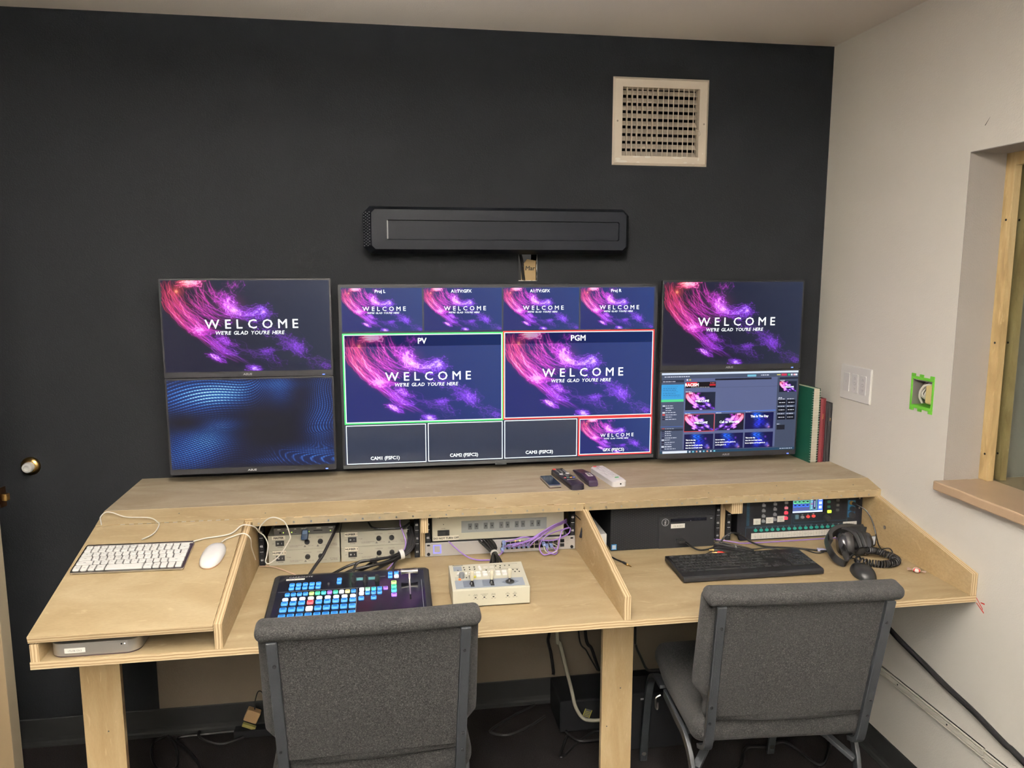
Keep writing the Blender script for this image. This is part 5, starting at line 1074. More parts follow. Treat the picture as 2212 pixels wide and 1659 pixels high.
def tscr():
    m = MB().at(F); mats = [lit('touch_white', (.62, .72, .95)), lit('touch_navy', (.06, .08, .25)), lit('touch_green', (.12, .62, .30)), lit('touch_cyan', (.25, .75, .85)), lit('touch_blue', (.04, .16, .75)), lit('touch_black', (.01, .01, .02)), lit('touch_pink', (.5, .32, .5))]
    X0, Y0, w_, h_ = .199, .0875, .110, .0565
    R = lambda a, b, c, d, mi, z=.0012: m.box(X0+a*w_, X0+c*w_, Y0+(1-d)*h_, Y0+(1-b)*h_, .001, z, mi)
    R(0, 0, 1, 1, 1, .0011); R(0, .90, 1, 1, 0); R(.84, .0, 1, .9, 4, .00115)
    for r_ in range(3):
        for c_ in range(4):
            if (r_, c_) == (0, 3): continue
            R(.02+c_*.135, .04+r_*.22, .14+c_*.135, .22+r_*.22, 2 if r_ < 2 else 4); R(.045+c_*.135, .07+r_*.22, .12+c_*.135, .14+r_*.22, 5 if (r_, c_) != (0, 0) else 3, .0013)
    R(.57, .04, .80, .84, 2, .00115); R(.585, .06, .785, .82, 1, .0012)
    for k in range(6): R(.6, .08+k*.125, .66, .15+k*.125, 3 if k != 3 else 6, .0013)
    R(.70, .1, .75, .8, 5, .0013); R(.72, .3, .74, .7, 0, .0014)
    for k in range(3): R(.87, .1+k*.26, .97, .28+k*.26, 0, .0012)
    return m.build('touchscreen', mats, sc0, fix=False)
tscr()
def mbtn(pts, w_, h, mt, name, ell=False):
    for a, b in pts:
        m = MB().at(F)
        if ell: m.at(F @ Matrix.Translation((a, b, 0)) @ Matrix.Diagonal((1, .78, 1, 1))).cyl(0, 0, 0, .003, w_/2, 0, 16)
        else: m.rrect(a-w_/2, a+w_/2, b-h/2, b+h/2, 0, .003, .0018, n=2, top=.0006)
        m.build(name, mt, t)
soft = mat('soft_grey_button', (.26, .27, .28), .4)
c1 = [(.094, y) for y in (.1355, .1185, .1, .0815, .0640)]; c2 = [(.135, y) for y in (.1385, .1215, .1035, .085, .0675)]; c3 = [(.1755, y) for y in (.142, .1245, .1065, .0895, .0710)]
mbtn(c1+c2+c3[:2], .0125, .0088, soft, 'button'); mbtn(c3[2:3], .0125, .0088, lit('dim_red_button', (.45, .12, .15)), 'button'); mbtn(c3[3:], .0125, .0095, lit('red_lit_button', (1.0, .03, .05), 2.0), 'button')
mbtn([(.3315, y) for y in (.1375, .121, .1035)], .0115, .0088, mat('dark_green_button', (.02, .16, .10), .4), 'button'); mbtn([(.3345, .0865)], .0145, .0100, lit('yellow_green_lit', (.55, .95, .05), 1.5), 'button'); mbtn([(.3645, y) for y in (.1400, .1245, .1075, .0905)], .0115, .0085, mat('dim_grey_button', (.12, .12, .11), .4), 'button')
mbtn([(.0665+k*.0203, .0340) for k in range(16)], .0130, 0, mat('teal_button', (.02, .30, .24), .4), 'channel_button', True)
mbtn([(.236, .0715)], .0130, 0, mat('round_grey', (.30, .29, .30), .4), 'button', True); mbtn([(.2565, .0725), (.2765, .0735)], .0130, 0, lit('round_red', (.75, .06, .05), .8), 'button', True); mbtn([(.2155, .0735)], .0125, .0155, mat('slate_blue_button', (.10, .20, .26), .4), 'button')
m = MB().at(F)
for x, y in c1+c2+c3: m.box(x-.004, x+.003, y+.0062, y+.0072, 0, .0003); 
for k in range(16): m.text('M%d' % (k+1), .0665+k*.0203, .0410, .0018, bold=.05, z=.0003)
for x, y in ((.236, .0795), (.2565, .0805), (.2765, .0815)): m.box(x-.003, x+.003, y, y+.001, 0, .0003)
m.text('PHONES', .418, .0975, .0018, z=.0005); m.text('LEVEL', .418, .0655, .0018, z=.0005); m.build('panel_print', M['print'], t, fix=False)
for x, y, r in ((.4195, .0925, .0095), (.4175, .0715, .0105)):
    m = MB().at(F @ Matrix.Translation((x, y, .0003))); m.lathe([(r, 0), (r*.9, .010), (r*.75, .012), (.001, .0122)], n=18); m.build('knob', M['blks'], t, smooth=True)
m = MB().at(F @ Matrix.Translation((.322, .0660, .0003))); m.lathe([(.0105, 0), (.0100, .014), (.008, .017), (.001, .0172)], n=18); m.build('jog_wheel', M['blk'], t, smooth=True)
m = MB().at(F @ Matrix.Translation((.416, .113, .0003))); m.lathe([(.0075, 0), (.007, .002), (.0045, .0025), (.004, .001), (.001, .001)], n=18); m.build('headphone_jack', M['brass'], t, smooth=True)
m = MB().at(F)
for x, y in ((.0045, .0975), (.0125, .0225), (.4465, .1275), (.4465, .094), (.4495, .0205)): m.cyl(x, y, -.0005, .0012, .0032, 0, 10)
m.build('screws', M['steel'], t)
m = MB().at(F)
for x, y in ((.0585, .0535), (.1040, .0560), (.1445, .0590)): m.box(x, x+.026, y, y+.0205, 0, .0008)
m.box(.052, .386, .0035, .0240, 0, .0008); m.box(.3875, .4390, .0325, .0475, 0, .0008); m.box(.3875, .4390, .0100, .0265, 0, .0008)
lb = m.build('name_strips', M['tape'], t)
m = MB().at(F)
N = ['Piano Left', 'Piano Right', 'EV Snare', 'EV Drums', 'EV Pads', 'EV Guitar', 'Combo 1', 'Combo 2', 'Combo 3', 'Combo 4', 'Combo 5', 'Mic 1', 'Mic 2', 'Mic 3', 'Mic 4', 'Mic 5']
for k, s_ in enumerate(N):
    x = .0665+k*.0203
    if k: m.box(x-.0104, x-.0101, .0045, .023, .0008, .0009)
    a_ = s_.split(); m.text('CH %d' % (k+1), x, .0185, .0018, z=.001); m.text(a_[0], x, .0125, .0026, z=.001); m.text(a_[1], x, .0075, .0026, z=.001)
for (x, y), (s1, s2) in zip(((.0715, .064), (.117, .0665), (.1575, .0695)), (('Piano', 'Mix 1'), ('Combo', 'Mix 2'), ('Monitor', 'Mix 3'))): m.text(s1, x, y, .0030, z=.001); m.text(s2, x, y-.006, .0030, z=.001)
m.text('172.18.123.30', .4132, .0385, .0042, z=.001); m.text('QTI: COMPUTER', .4132, .0180, .0038, z=.001); m.build('strip_print', M['inkgrey'], lb, fix=False)

# ------------------------------------------------------------------ black keyboard, mouse, cables, headphones, sweet
T = frame((-.7875, -.6975, .7505), Vector((1, .006, 0)), Vector((0, 1, .045)))
t = thing('keyboard', 'full size black keyboard on the right side of the desk', 'keyboard', T=T); KW, KD = .444, .160
m = MB().at(T); m.add([(x, y, z) for x in (0, KW) for y, z in ((0, .003), (0, .015), (.006, .019), (KD, .019), (KD, .003))], [(0, 1, 2, 3, 4), (9, 8, 7, 6, 5)]+[(i, 5+i, 5+(i+1) % 5, (i+1) % 5) for i in range(5)]); m.build('base', mat('keyboard_black', (.009, .009, .010), .4, spec=.14), t, bevel=.002)
m = MB().at(T); m.box(.01, .03, .01, .03, .0, .003); m.box(KW-.03, KW-.01, .01, .03, 0, .003); m.box(.01, .03, KD-.03, KD-.01, -.006, .003); m.box(KW-.03, KW-.01, KD-.03, KD-.01, -.006, .003); m.build('feet', M['blkm'], t)
bl = MB().at(T); P1 = .01905; L1 = [99]
yr = [(.1365, .1465)]+[(.1125-.0190*k, .1125-.0190*k+.0155) for k in range(5)]
rows = [[(1, 'Esc'), -.55]+[(1, 'F%d' % k) for k in range(1, 5)]+[-.4]+[(1, 'F%d' % k) for k in range(5, 9)]+[-.4]+[(1, 'F%d' % k) for k in range(9, 13)]+[-.35, (1, 'P'), (1, 'S'), (1, 'B')],
 [(1, c) for c in '`1234567890-=']+[(2, 'Back'), -.35, (1, 'Ins'), (1, 'Hm'), (1, 'Up'), -.3, (1, 'Num'), (1, '/'), (1, '*'), (1, '-')],
 [(1.5, 'Tab')]+[(1, c) for c in 'QWERTYUIOP[]']+[(1.5, '|'), -.35, (1, 'Del'), (1, 'End'), (1, 'Dn'), -.3, (1, '7'), (1, '8'), (1, '9'), (1, '+')],
 [(1.75, 'Caps')]+[(1, c) for c in "ASDFGHJKL;'"]+[(2.25, 'Enter'), -3.65, (1, '4'), (1, '5'), (1, '6'), (1, '+')],
 [(2.25, 'Shift')]+[(1, c) for c in 'ZXCVBNM,./']+[(2.75, 'Shift'), -1.35, (1, '^'), -1.3, (1, '1'), (1, '2'), (1, '3'), (1, 'E')],
 [(1.25, 'Ctrl'), (1.25, '#'), (1.25, 'Alt'), (6.25, ''), (1.25, 'Alt'), (1.25, 'Fn'), (1.25, 'M'), (1.25, 'Ctrl'), -.35, (1, '<'), (1, 'v'), (1, '>'), -.3, (2, '0'), (1, '.'), (1, 'E')]]
keyrow(T, t, rows, .0085, 0, P1, lambda r: yr[r], .0035, M['bkey'], .0028, .0192, .0009, bl, lim=L1)
bl.build('key_legends', mat('legend_grey', (.42, .42, .42), .6), t, fix=False)
T = frame((-.228, -.712, .7502), Vector((.97, -.25, 0)), Vector((.25, .97, 0)))
t = thing('mouse', 'small black mouse just behind the right chair back', 'mouse', T=T)
m = MB(); vs = []; fs = []
for j in range(NV+1):
    ph = PI/2*j/NV
    for i in range(NU):
        a = 2*PI*i/NU; ca, sa = math.cos(a), math.sin(a); r = (abs(ca)**2.6+abs(sa)**2.6)**(-1/2.6); k = math.cos(ph)**.6
        vs.append((.0315*ca*r*k*(1-.1*sa), .056*sa*r*k, .001+.030*math.sin(ph)*(1-.2*max(0, sa*r*k))))
for j in range(NV): fs += [(j*NU+i, j*NU+(i+1) % NU, (j+1)*NU+(i+1) % NU, (j+1)*NU+i) for i in range(NU)]
m.at(T).add(vs, fs); m.build('shell', M['blk'], t, smooth=True); MB().at(T @ frame((-.003, .036, .024), (0, 0, 1), (0, 1, 0))).cyl(0, 0, 0, .006, .009, 0, 16).build('scroll_wheel', M['blkm'], t)
one(MB().tube([(-.212, -.657, .762), (-.200, -.645, .765), (-.19, -.63, .762), (-.18, -.60, .754), (-.20, -.56, .7535)], .0017, n=6), 'cable', M['cable'], 'thin cord leaving the black mouse towards the headphones', 'cable', smooth=True)
t = thing('headphones', 'large black headphones lying folded beside the mixer', 'headphones', (-.16, -.57, .7502))
def cup(c, ax, r, name):
    q = Vector(ax).normalized(); u = q.orthogonal().normalized(); T = Matrix.Translation(c) @ frame((0, 0, 0), u, q.cross(u))
    m = MB().at(T); m.lathe([(.001, -.020), (r*.7, -.020), (r*.95, -.012), (r, -.002), (r*.97, .004)], n=26); a = m.build(name, mat('headphone_shell', (.010, .010, .012), .25, spec=.3), t, smooth=True)
    m = MB().at(T); m.lathe([(r*.97, .004), (r*1.04, .010), (r*1.02, .019), (r*.88, .025), (r*.62, .023), (r*.5, .012), (.001, .011)], n=26); m.build('ear_pad', mat('ear_pad_leather', (.014, .013, .013), .45, bump=.5, bscale=90), t, smooth=True)
cup((-.194, -.555, .788), (.93, -.36, .1), .038, 'ear_cup'); cup((-.128, -.560, .788), (-.93, .20, .12), .038, 'ear_cup')
m = MB(); band = [(-.105, -.535, .822), (-.150, -.510, .828), (-.200, -.505, .822), (-.240, -.530, .808), (-.262, -.580, .790), (-.266, -.625, .772), (-.252, -.650, .7625), (-.232, -.640, .765), (-.222, -.605, .780), (-.212, -.57, .795)]
m.bar(band, .022, .0045, side=(.25, -.3, .9), sm=8); m.build('headband', mat('band_plastic', (.010, .010, .011), .25, spec=.25), t, smooth=True)
m = MB(); m.bar([(-.112, -.53, .824), (-.150, -.517, .821), (-.19, -.512, .818), (-.228, -.525, .807), (-.248, -.560, .795)], .032, .012, side=(.2, -.3, .9), sm=6); m.build('band_padding', MATS['ear_pad_leather'], t, smooth=True)
for x in (-.168, -.152): MB().tube([(x-.02, -.50, .820), (x-.005, -.53, .828), (x+.004, -.57, .822), (x+.006, -.60, .79)], .0075, n=8).build('yoke', M['blk'], t, smooth=True)
m = MB(); core = catmull([(-.215, -.59, .775), (-.185, -.645, .764), (-.150, -.668, .762), (-.115, -.672, .762), (-.082, -.665, .764), (-.072, -.640, .766), (-.088, -.610, .770), (-.112, -.595, .776), (-.140, -.60, .78)], 24)
cl = 0; H_ = []
for i, p in enumerate(core[:-1]):
    d = (core[i+1]-p).normalized(); a1 = d.cross(Vector((0, 0, 1))).normalized(); a2 = a1.cross(d)
    for q in range(3):
        pp_ = p.lerp(core[i+1], q/3); a = (i+q/3)*1.15; H_.append(pp_+a1*.0092*math.cos(a)+a2*.0092*math.sin(a))
m.tube(H_, .0028, n=6, smooth=0); m.build('coiled_cord', M['cable'], t, smooth=True)
m = MB(); m.at(frame((-.112, -.575, .80), Vector((.8, -.5, .2)), Vector((.3, .3, .8)))); m.rrect(-.014, .014, -.016, .016, -.008, .008, .004, top=.002); m.build('hinge_block', M['blk'], t)
one(MB().tube([(-.0640, -.408, .866), (-.058, -.425, .866), (-.045, -.44, .855), (-.034, -.455, .83), (-.030, -.47, .80), (-.034, -.49, .775), (-.050, -.53, .762), (-.055, -.575, .7585), (-.042, -.585, .762), (-.040, -.565, .768), (-.062, -.56, .764), (-.085, -.585, .762)], .0022, n=6), 'cable', M['cable'], 'thin dark cord curving from the mixer jack down to the headphones', 'cable', smooth=True)
one(MB().at(frame((-.0620, -.387, .8665), (1, 0, 0), (0, 0, 1))).lathe([(.0035, .0), (.0035, .004), (.0055, .005), (.005, .020), (.003, .026), (.001, .026)], n=12), 'audio_plug', M['blk'], 'black plug pushed into the mixer headphone jack', 'plug', smooth=True)
t = thing('wrapped_mint', 'red and white striped mint in clear wrapper', 'candy', (-.058, -.725, .7502))
m = MB().at(Matrix.Translation((-.058, -.725, .759))); m.lathe([(.001, -.006), (.008, -.0055), (.011, -.002), (.011, .002), (.008, .0055), (.001, .006)], n=16); md = m.build('mint', [mat('mint_white', (.75, .68, .66), .3), M['red']], t, smooth=True)
md.data.polygons.foreach_set('material_index', [1 if (p.index % 4 == 0) else 0 for p in md.data.polygons])
for s in (-1, 1): 
    m = MB().at(frame((-.058, -.725, .758), Vector((.7*s, -.7*s, 0)), Vector((.7*s, .7*s, 0)))); m.add([(.009, 0, 0), (.026, -.008, .003), (.024, -.003, -.003), (.027, .002, .004), (.024, .008, -.002)], [(0, 1, 2), (0, 2, 3), (0, 3, 4)]); m.build('wrapper_twist', mat('wrapper_film', (.62, .45, .40), .15, trans=.5), t, fix=False)
cb = 'cable'
one(MB().tube([(-.676, -.413, .774), (-.672, -.43, .772), (-.665, -.455, .768), (-.645, -.472, .763), (-.599, -.455, .760), (-.562, -.434, .768), (-.546, -.437, .79), (-.519, -.438, .803), (-.484, -.436, .79), (-.454, -.440, .768), (-.41, -.455, .7555), (-.315, -.482, .7540), (-.215, -.53, .7540)], .0030, n=8), 'cable', M['cable'], 'black cable running from the tower socket past the rail to the headphones', cb, smooth=True)
m = MB(); m.at(frame((-.677, -.4105, .7745), (1, 0, 0), (0, 0, 1))).box(-.018, .004, -.005, .005, 0, .012); one(m, 'cable_plug', M['blk'], 'black plug in the front of the black tower', 'plug', bevel=.001)
one(MB().tube([(-.54, -.40, .7535), (-.51, -.412, .7535), (-.482, -.444, .7535), (-.46, -.466, .7535), (-.406, -.463, .7535), (-.367, -.491, .7535), (-.306, -.484, .7535), (-.276, -.528, .7535), (-.249, -.528, .7535), (-.21, -.50, .7535)], .0019, n=6), 'cable', M['cable'], 'thin wavy dark cord in front of the mixer', cb, smooth=True)
one(MB().tube([(-.56, -.352, .7545), (-.53, -.37, .7548), (-.49, -.395, .7535), (-.46, -.408, .7530), (-.35, -.410, .7530), (-.24, -.408, .7530), (-.10, -.405, .7530)], .0021, n=6), 'network_cable', M['purple'], 'purple cable lying along the foot of the mixer', cb, smooth=True)
m = MB().at(frame((-.245, -.510, .7512), Vector((.95, -.15, 0)), Vector((.15, .95, 0)))); m.box(-.012, .010, -.006, .006, 0, .009); m.prism([(.010, -.005), (.030, -.0025), (.030, .0025), (.010, .005)], .001, .007); one(m, 'cable_plug', mat('clear_plug', (.5, .5, .72), .12, coat=.4), 'loose clear plug on the desk left of the headphones', 'plug', bevel=.0015)
# audio lead folded into a bundle, with red and white phono plugs
t = thing('audio_lead', 'folded black audio lead with a red phono plug behind the black keyboard', 'cable', (-.54, -.48, .7502))
m = MB(); R_ = random.Random(3)
for k in range(7):
    o = R_.uniform(-.008, .008); z = .757+.005*(k % 4)
    m.tube([(-.590, -.452+o, z), (-.575+o*.3, -.440+o, z+.004), (-.54, -.462+o, z+.002), (-.50, -.495+o, z), (-.484-o*.3, -.515+o, z-.002), (-.492, -.524+o*.4, z), (-.53, -.500+o*.4, z), (-.57, -.475+o*.6, z+.002), (-.592, -.462+o*.6, z)], .0019, n=6)
m.build('folded_cord', M['cable'], t, smooth=True)
m = MB(); m.at(frame((-.528, -.482, .765), Vector((.25, .9, 0)), (0, 0, 1))); m.bar([Vector((.013*math.cos(a), .011*math.sin(a), 0)) for a in [2*PI*k/12 for k in range(13)]], .003, .0012, side=(0, 0, 1), sm=0); m.build('twist_tie', M['greyprint'], t)
def phono(x, y, z, dx, dy, mt, lab):
    dr_ = Vector((dx, dy, 0)).normalized(); T = Matrix.Translation((x, y, z)) @ frame((0, 0, 0), dr_.cross(Vector((0, 0, 1))), (0, 0, 1))
    if (T.to_3x3() @ Vector((0, 0, 1))).dot(dr_) < 0: T = Matrix.Translation((x, y, z)) @ frame((0, 0, 0), -dr_.cross(Vector((0, 0, 1))), (0, 0, 1))
    m = MB().at(T); m.lathe([(.0045, 0), (.0062, .002), (.0062, .016), (.0045, .018), (.003, .028), (.001, .028)], n=14); m.build('phono_plug', mt, t, smooth=True, props={'label': lab})
    m = MB().at(T); m.lathe([(.0013, -.015), (.0016, -.014), (.0016, -.007), (.0042, -.007), (.0042, 0), (.001, 0)], n=12); m.build('plug_tip', M['brass'], t, smooth=True)
phono(-.604, -.512, .7660, .93, -.35, M['red'], 'red phono plug'); phono(-.606, -.492, .7680, .93, -.30, M['blk'], 'black phono plug')
MB().tube([(-.660, -.531, .7535), (-.655, -.505, .7535), (-.631, -.486, .7535), (-.60, -.468, .7555), (-.575, -.452, .758)], .0018, n=6).build('free_end', M['cable'], t, smooth=True)
t = thing('jack_cable', 'dark cable with a gold jack plug lying beside the middle divider', 'cable', (-.92, -.50, .7502))
MB().tube([(-.985, -.395, .7538), (-.962, -.425, .7538), (-.94, -.461, .7538), (-.929, -.487, .7538), (-.916, -.512, .7542)], .0024, n=8).build('cord', M['cable'], t, smooth=True)
dj = Vector((.35, -.93, 0)).normalized(); TJ = frame((-.917, -.510, .7545), dj.cross(Vector((0, 0, 1))), (0, 0, 1)); TJ = TJ if (TJ.to_3x3() @ Vector((0, 0, 1))).dot(dj) > 0 else frame((-.917, -.510, .7545), -dj.cross(Vector((0, 0, 1))), (0, 0, 1))
MB().at(TJ).lathe([(.0024, 0), (.0036, .006), (.0038, .022), (.003, .024)], n=12).build('plug_body', M['blk'], t, smooth=True)
MB().at(TJ).lathe([(.0036, .024), (.0036, .029), (.0018, .031), (.0017, .044), (.0006, .047)], n=12).build('plug_tip', M['brass'], t, smooth=True)

# ------------------------------------------------------------------ shelf: remote controls and books
def rem(name, label, x, y, rz, w_, L_, h, mt, z=.9492):
    T = Matrix.Translation((x, y, z)) @ Matrix.Rotation(rz, 4, 'Z'); return thing(name, label, 'remote control', T=T), T
t, T = rem('remote_control', 'small flat remote with dark glassy face, leftmost of the four', -1.0975, -.272, math.radians(4), .042, .125, .012, None)
m = MB().at(T); m.rrect(-.021, .021, -.064, .062, .004, .010, .003, top=.001); m.build('case', M['alu'], t); m = MB().at(T); m.rrect(-.020, .020, -.060, .060, 0, .004, .003); m.build('back', mat('dark_maroon', (.05, .012, .012), .4), t)
m = MB().at(T); m.rrect(-.0195, .0195, -.050, .060, .0098, .0108, .002); m.build('glass_face', mat('navy_glass', (.012, .02, .04), .12), t)
m = MB().at(T)
for k in range(5): m.box(-.011+k*.005, -.008+k*.005, .040, .0406, .0108, .0109); m.box(-.011+k*.005, -.008+k*.005, .050, .0506, .0108, .0109)
m.build('markings', mat('dim_blue_print', (.12, .18, .26), .5), t, fix=False)
t, T = rem('remote_control', 'long black television remote with coloured buttons, second of the four', -1.0385, -.247, math.radians(7), 0, 0, 0, None)
m = MB().at(T); m.rrect(-.0235, .0235, -.120, .098, .0, .019, .014, n=5, top=.004); m.build('case', mat('remote_black', (.012, .01, .016), .3), t, smooth=True)
def rb(pts, mt, w_=.0075, h=.0045, z=.019, nm='button'):
    for a, b in pts:
        m = MB().at(T); m.rrect(a-w_/2, a+w_/2, b-h/2, b+h/2, z-.001, z+.0018, min(w_, h)*.3, n=2); m.build(nm, mt, t)
rb([(-.013, .084)], M['red'], .011, .006); rb([(.013, .084)], M['blks'], .009, .005); rb([(-.013+.013*i, .068-.011*j) for i in range(3) for j in range(4)], mat('charcoal_key', (.10, .10, .11), .4))
rb([(-.012, .017), (.012, .020)], M['white'], .013, .012); rb([(0, -.003), (-.012, -.0), (.012, 0), (0, .010), (0, -.015)], mat('charcoal_key', (1, 1, 1)), .009, .006)
for c, mt in zip((-.0155, -.005, .0055, .0155), (mat('coral', (.6, .12, .10), .4), mat('sea_green', (.08, .25, .20), .4), mat('amber', (.65, .35, .08), .4), mat('blue_key', (.06, .09, .40), .4))): rb([(c, -.032)], mt, .008, .0055)
rb([(0, -.057)], M['steel'], .034, .0035)
m = MB().at(T)
for a in (-.013, 0, .013):
    for b in range(4): m.text('123456789000'[b*3:b*3+1], a, .067-.011*b, .0022, bold=.06, z=.0211)
m.build('markings', M['print'], t, fix=False)
t, T = rem('remote_control', 'curved dark remote with a white barcode sticker, third of the four', -.9705, -.2475, math.radians(3), 0, 0, 0, None)
m = MB().at(T); sec = [(-.088, .0, .014), (-.085, .0, .021), (-.05, .0, .026), (0, .0, .025), (.05, .004, .019), (.088, .008, .015)]; vs = []
for y, z0, z1 in sec:
    ww = .0215 if y > -.08 else .017
    vs += [(-ww*.8, y, z0), (ww*.8, y, z0), (ww, y, (z0+z1)/2), (ww*.85, y, z1), (-ww*.85, y, z1), (-ww, y, (z0+z1)/2)]
fs = [(i*6+q, i*6+(q+1) % 6, i*6+6+(q+1) % 6, i*6+6+q) for i in range(5) for q in range(6)]+[tuple(reversed(range(6))), tuple(range(30, 36))]
m.add(vs, fs); m.build('case', mat('dark_violet_black', (.022, .014, .028), .3), t, bevel=.002)
m = MB().at(T @ frame((.003, -.028, .0262), (1, 0, 0), (0, 1, .008))); m.box(-.008, .008, -.022, .020, 0, .0004); q = m.build('barcode_sticker', M['tape'], t)
m = MB().at(T @ frame((.003, -.028, .0264), (1, 0, 0), (0, 1, .008))); y = -.018; R_ = random.Random(5)
while y < .016: hh = R_.uniform(.0006, .0018); m.box(-.005, .005, y, y+hh, .0002, .0003); y += hh+R_.uniform(.0006, .0015)
m.build('bars', M['ink'], q, fix=False); m = MB().at(T @ frame((0, .03, .0225), (1, 0, 0), (0, 1, -.12))); m.rrect(-.007, .007, -.002, .002, 0, .0006, .0015); m.build('button', M['blk'], t)
t, T = rem('remote_control', 'white projector remote with red and green buttons, rightmost of the four', -.8920, -.245, math.radians(7), 0, 0, 0, None)
m = MB().at(T); m.rrect(-.0255, .0255, -.105, .100, 0, .022, .012, n=5, top=.005); m.build('case', mat('remote_white', (.74, .71, .72), .3), t, smooth=True)
rb([(-.012, .088)], M['red'], .012, .005, .022); rb([(.011, .086)], M['white'], .012, .005, .022); gk = mat('pale_grey_key', (.62, .60, .60), .4)
rb([(-.016+.0105*i, .066-.010*j) for i in range(4) for j in range(13) if (i, j) not in ((0, 12),)], gk, .0075, .0045, .022); rb([(.004, -.068)], mat('green_key', (.03, .30, .08), .4), .014, .006, .022)
m = MB().at(T @ frame((.002, -.1052, .010), (1, 0, 0), (0, 0, 1))); m.cyl(0, 0, -.001, .0005, .0028, 0, 12); m.build('infrared_window', M['ink'], t)
t = thing('spiral_book', 'green spiral bound songbook, tallest of the row against the right wall', 'book', (-.075, -.09, .9492))
Tb = Matrix.Translation((-.0735, -.146, .9492)) @ Matrix.Rotation(math.radians(3), 4, 'Z')
m = MB().at(Tb); m.box(-.0155, -.0145, 0, .14, 0, .279); m.box(.0115, .0125, 0, .14, 0, .279); m.build('cover', mat('dark_green_cover', (.008, .060, .040), .35), t)
m = MB().at(Tb); m.box(-.0142, .0113, .004, .139, .002, .277); m.build('pages', mat('page_paper', (.66, .61, .50), .8), t)
m = MB().at(Tb); z = .008
while z < .273:
    m.tube([(-.016, .006, z), (-.017, -.001, z+.001), (-.012, -.006, z+.002), (0, -.008, z+.003), (.009, -.006, z+.003), (.0135, .0, z+.002), (.013, .006, z)], .0009, n=5, smooth=2); z += .0092
m.build('wire_binding', mat('white_wire', (.72, .70, .62), .35), t, smooth=True)
def book(x0, x1, y0, y1, h, mt, label, title=None, rz=0, tm=None):
    t = thing('book', label, 'book', ((x0+x1)/2, (y0+y1)/2, .9492)); T = Matrix.Translation((x0, y0, .9492)) @ Matrix.Rotation(rz, 4, 'Z'); w_ = x1-x0; d = y1-y0
    m = MB().at(T); m.box(0, .0022, 0, d, 0, h); m.box(w_-.0022, w_, 0, d, 0, h); m.add([(x, y, z) for z in (0, h) for x, y in ((0, .003), (w_*.25, -.001), (w_*.5, -.002), (w_*.75, -.001), (w_, .003), (w_, .005), (0, .005))], [tuple(range(7)), tuple(reversed(range(7, 14)))]+[(i, 7+i, 7+(i+1) % 7, (i+1) % 7) for i in range(7)]); m.build('cover', mt, t)
    m = MB().at(T); m.box(.0022, w_-.0022, .005, d-.003, .004, h-.004); m.build('pages', MATS['page_paper'], t)
    if title: m = MB().at(T @ frame((w_/2, -.0024, h*.72), (0, 0, -1), (1, 0, 0))); m.text(title, 0, -.0018, .0036, bold=.03); m.build('spine_title', tm, t, fix=False)
book(-.0540, -.0330, -.138, -.01, .240, mat('dark_red_cover', (.11, .008, .014), .5), 'dark red hardback book between the green songbook and the black books', 'HYMNAL', tm=M['brass'])
book(-.0300, -.0200, -.136, -.02, .225, mat('black_cover', (.012, .011, .012), .5), 'thin black book directly right of the red one', None)
book(-.0180, -.0030, -.133, -.02, .222, MATS['black_cover'], 'thicker black book touching the right wall, last of the row', 'BIBLE', tm=M['brass'])

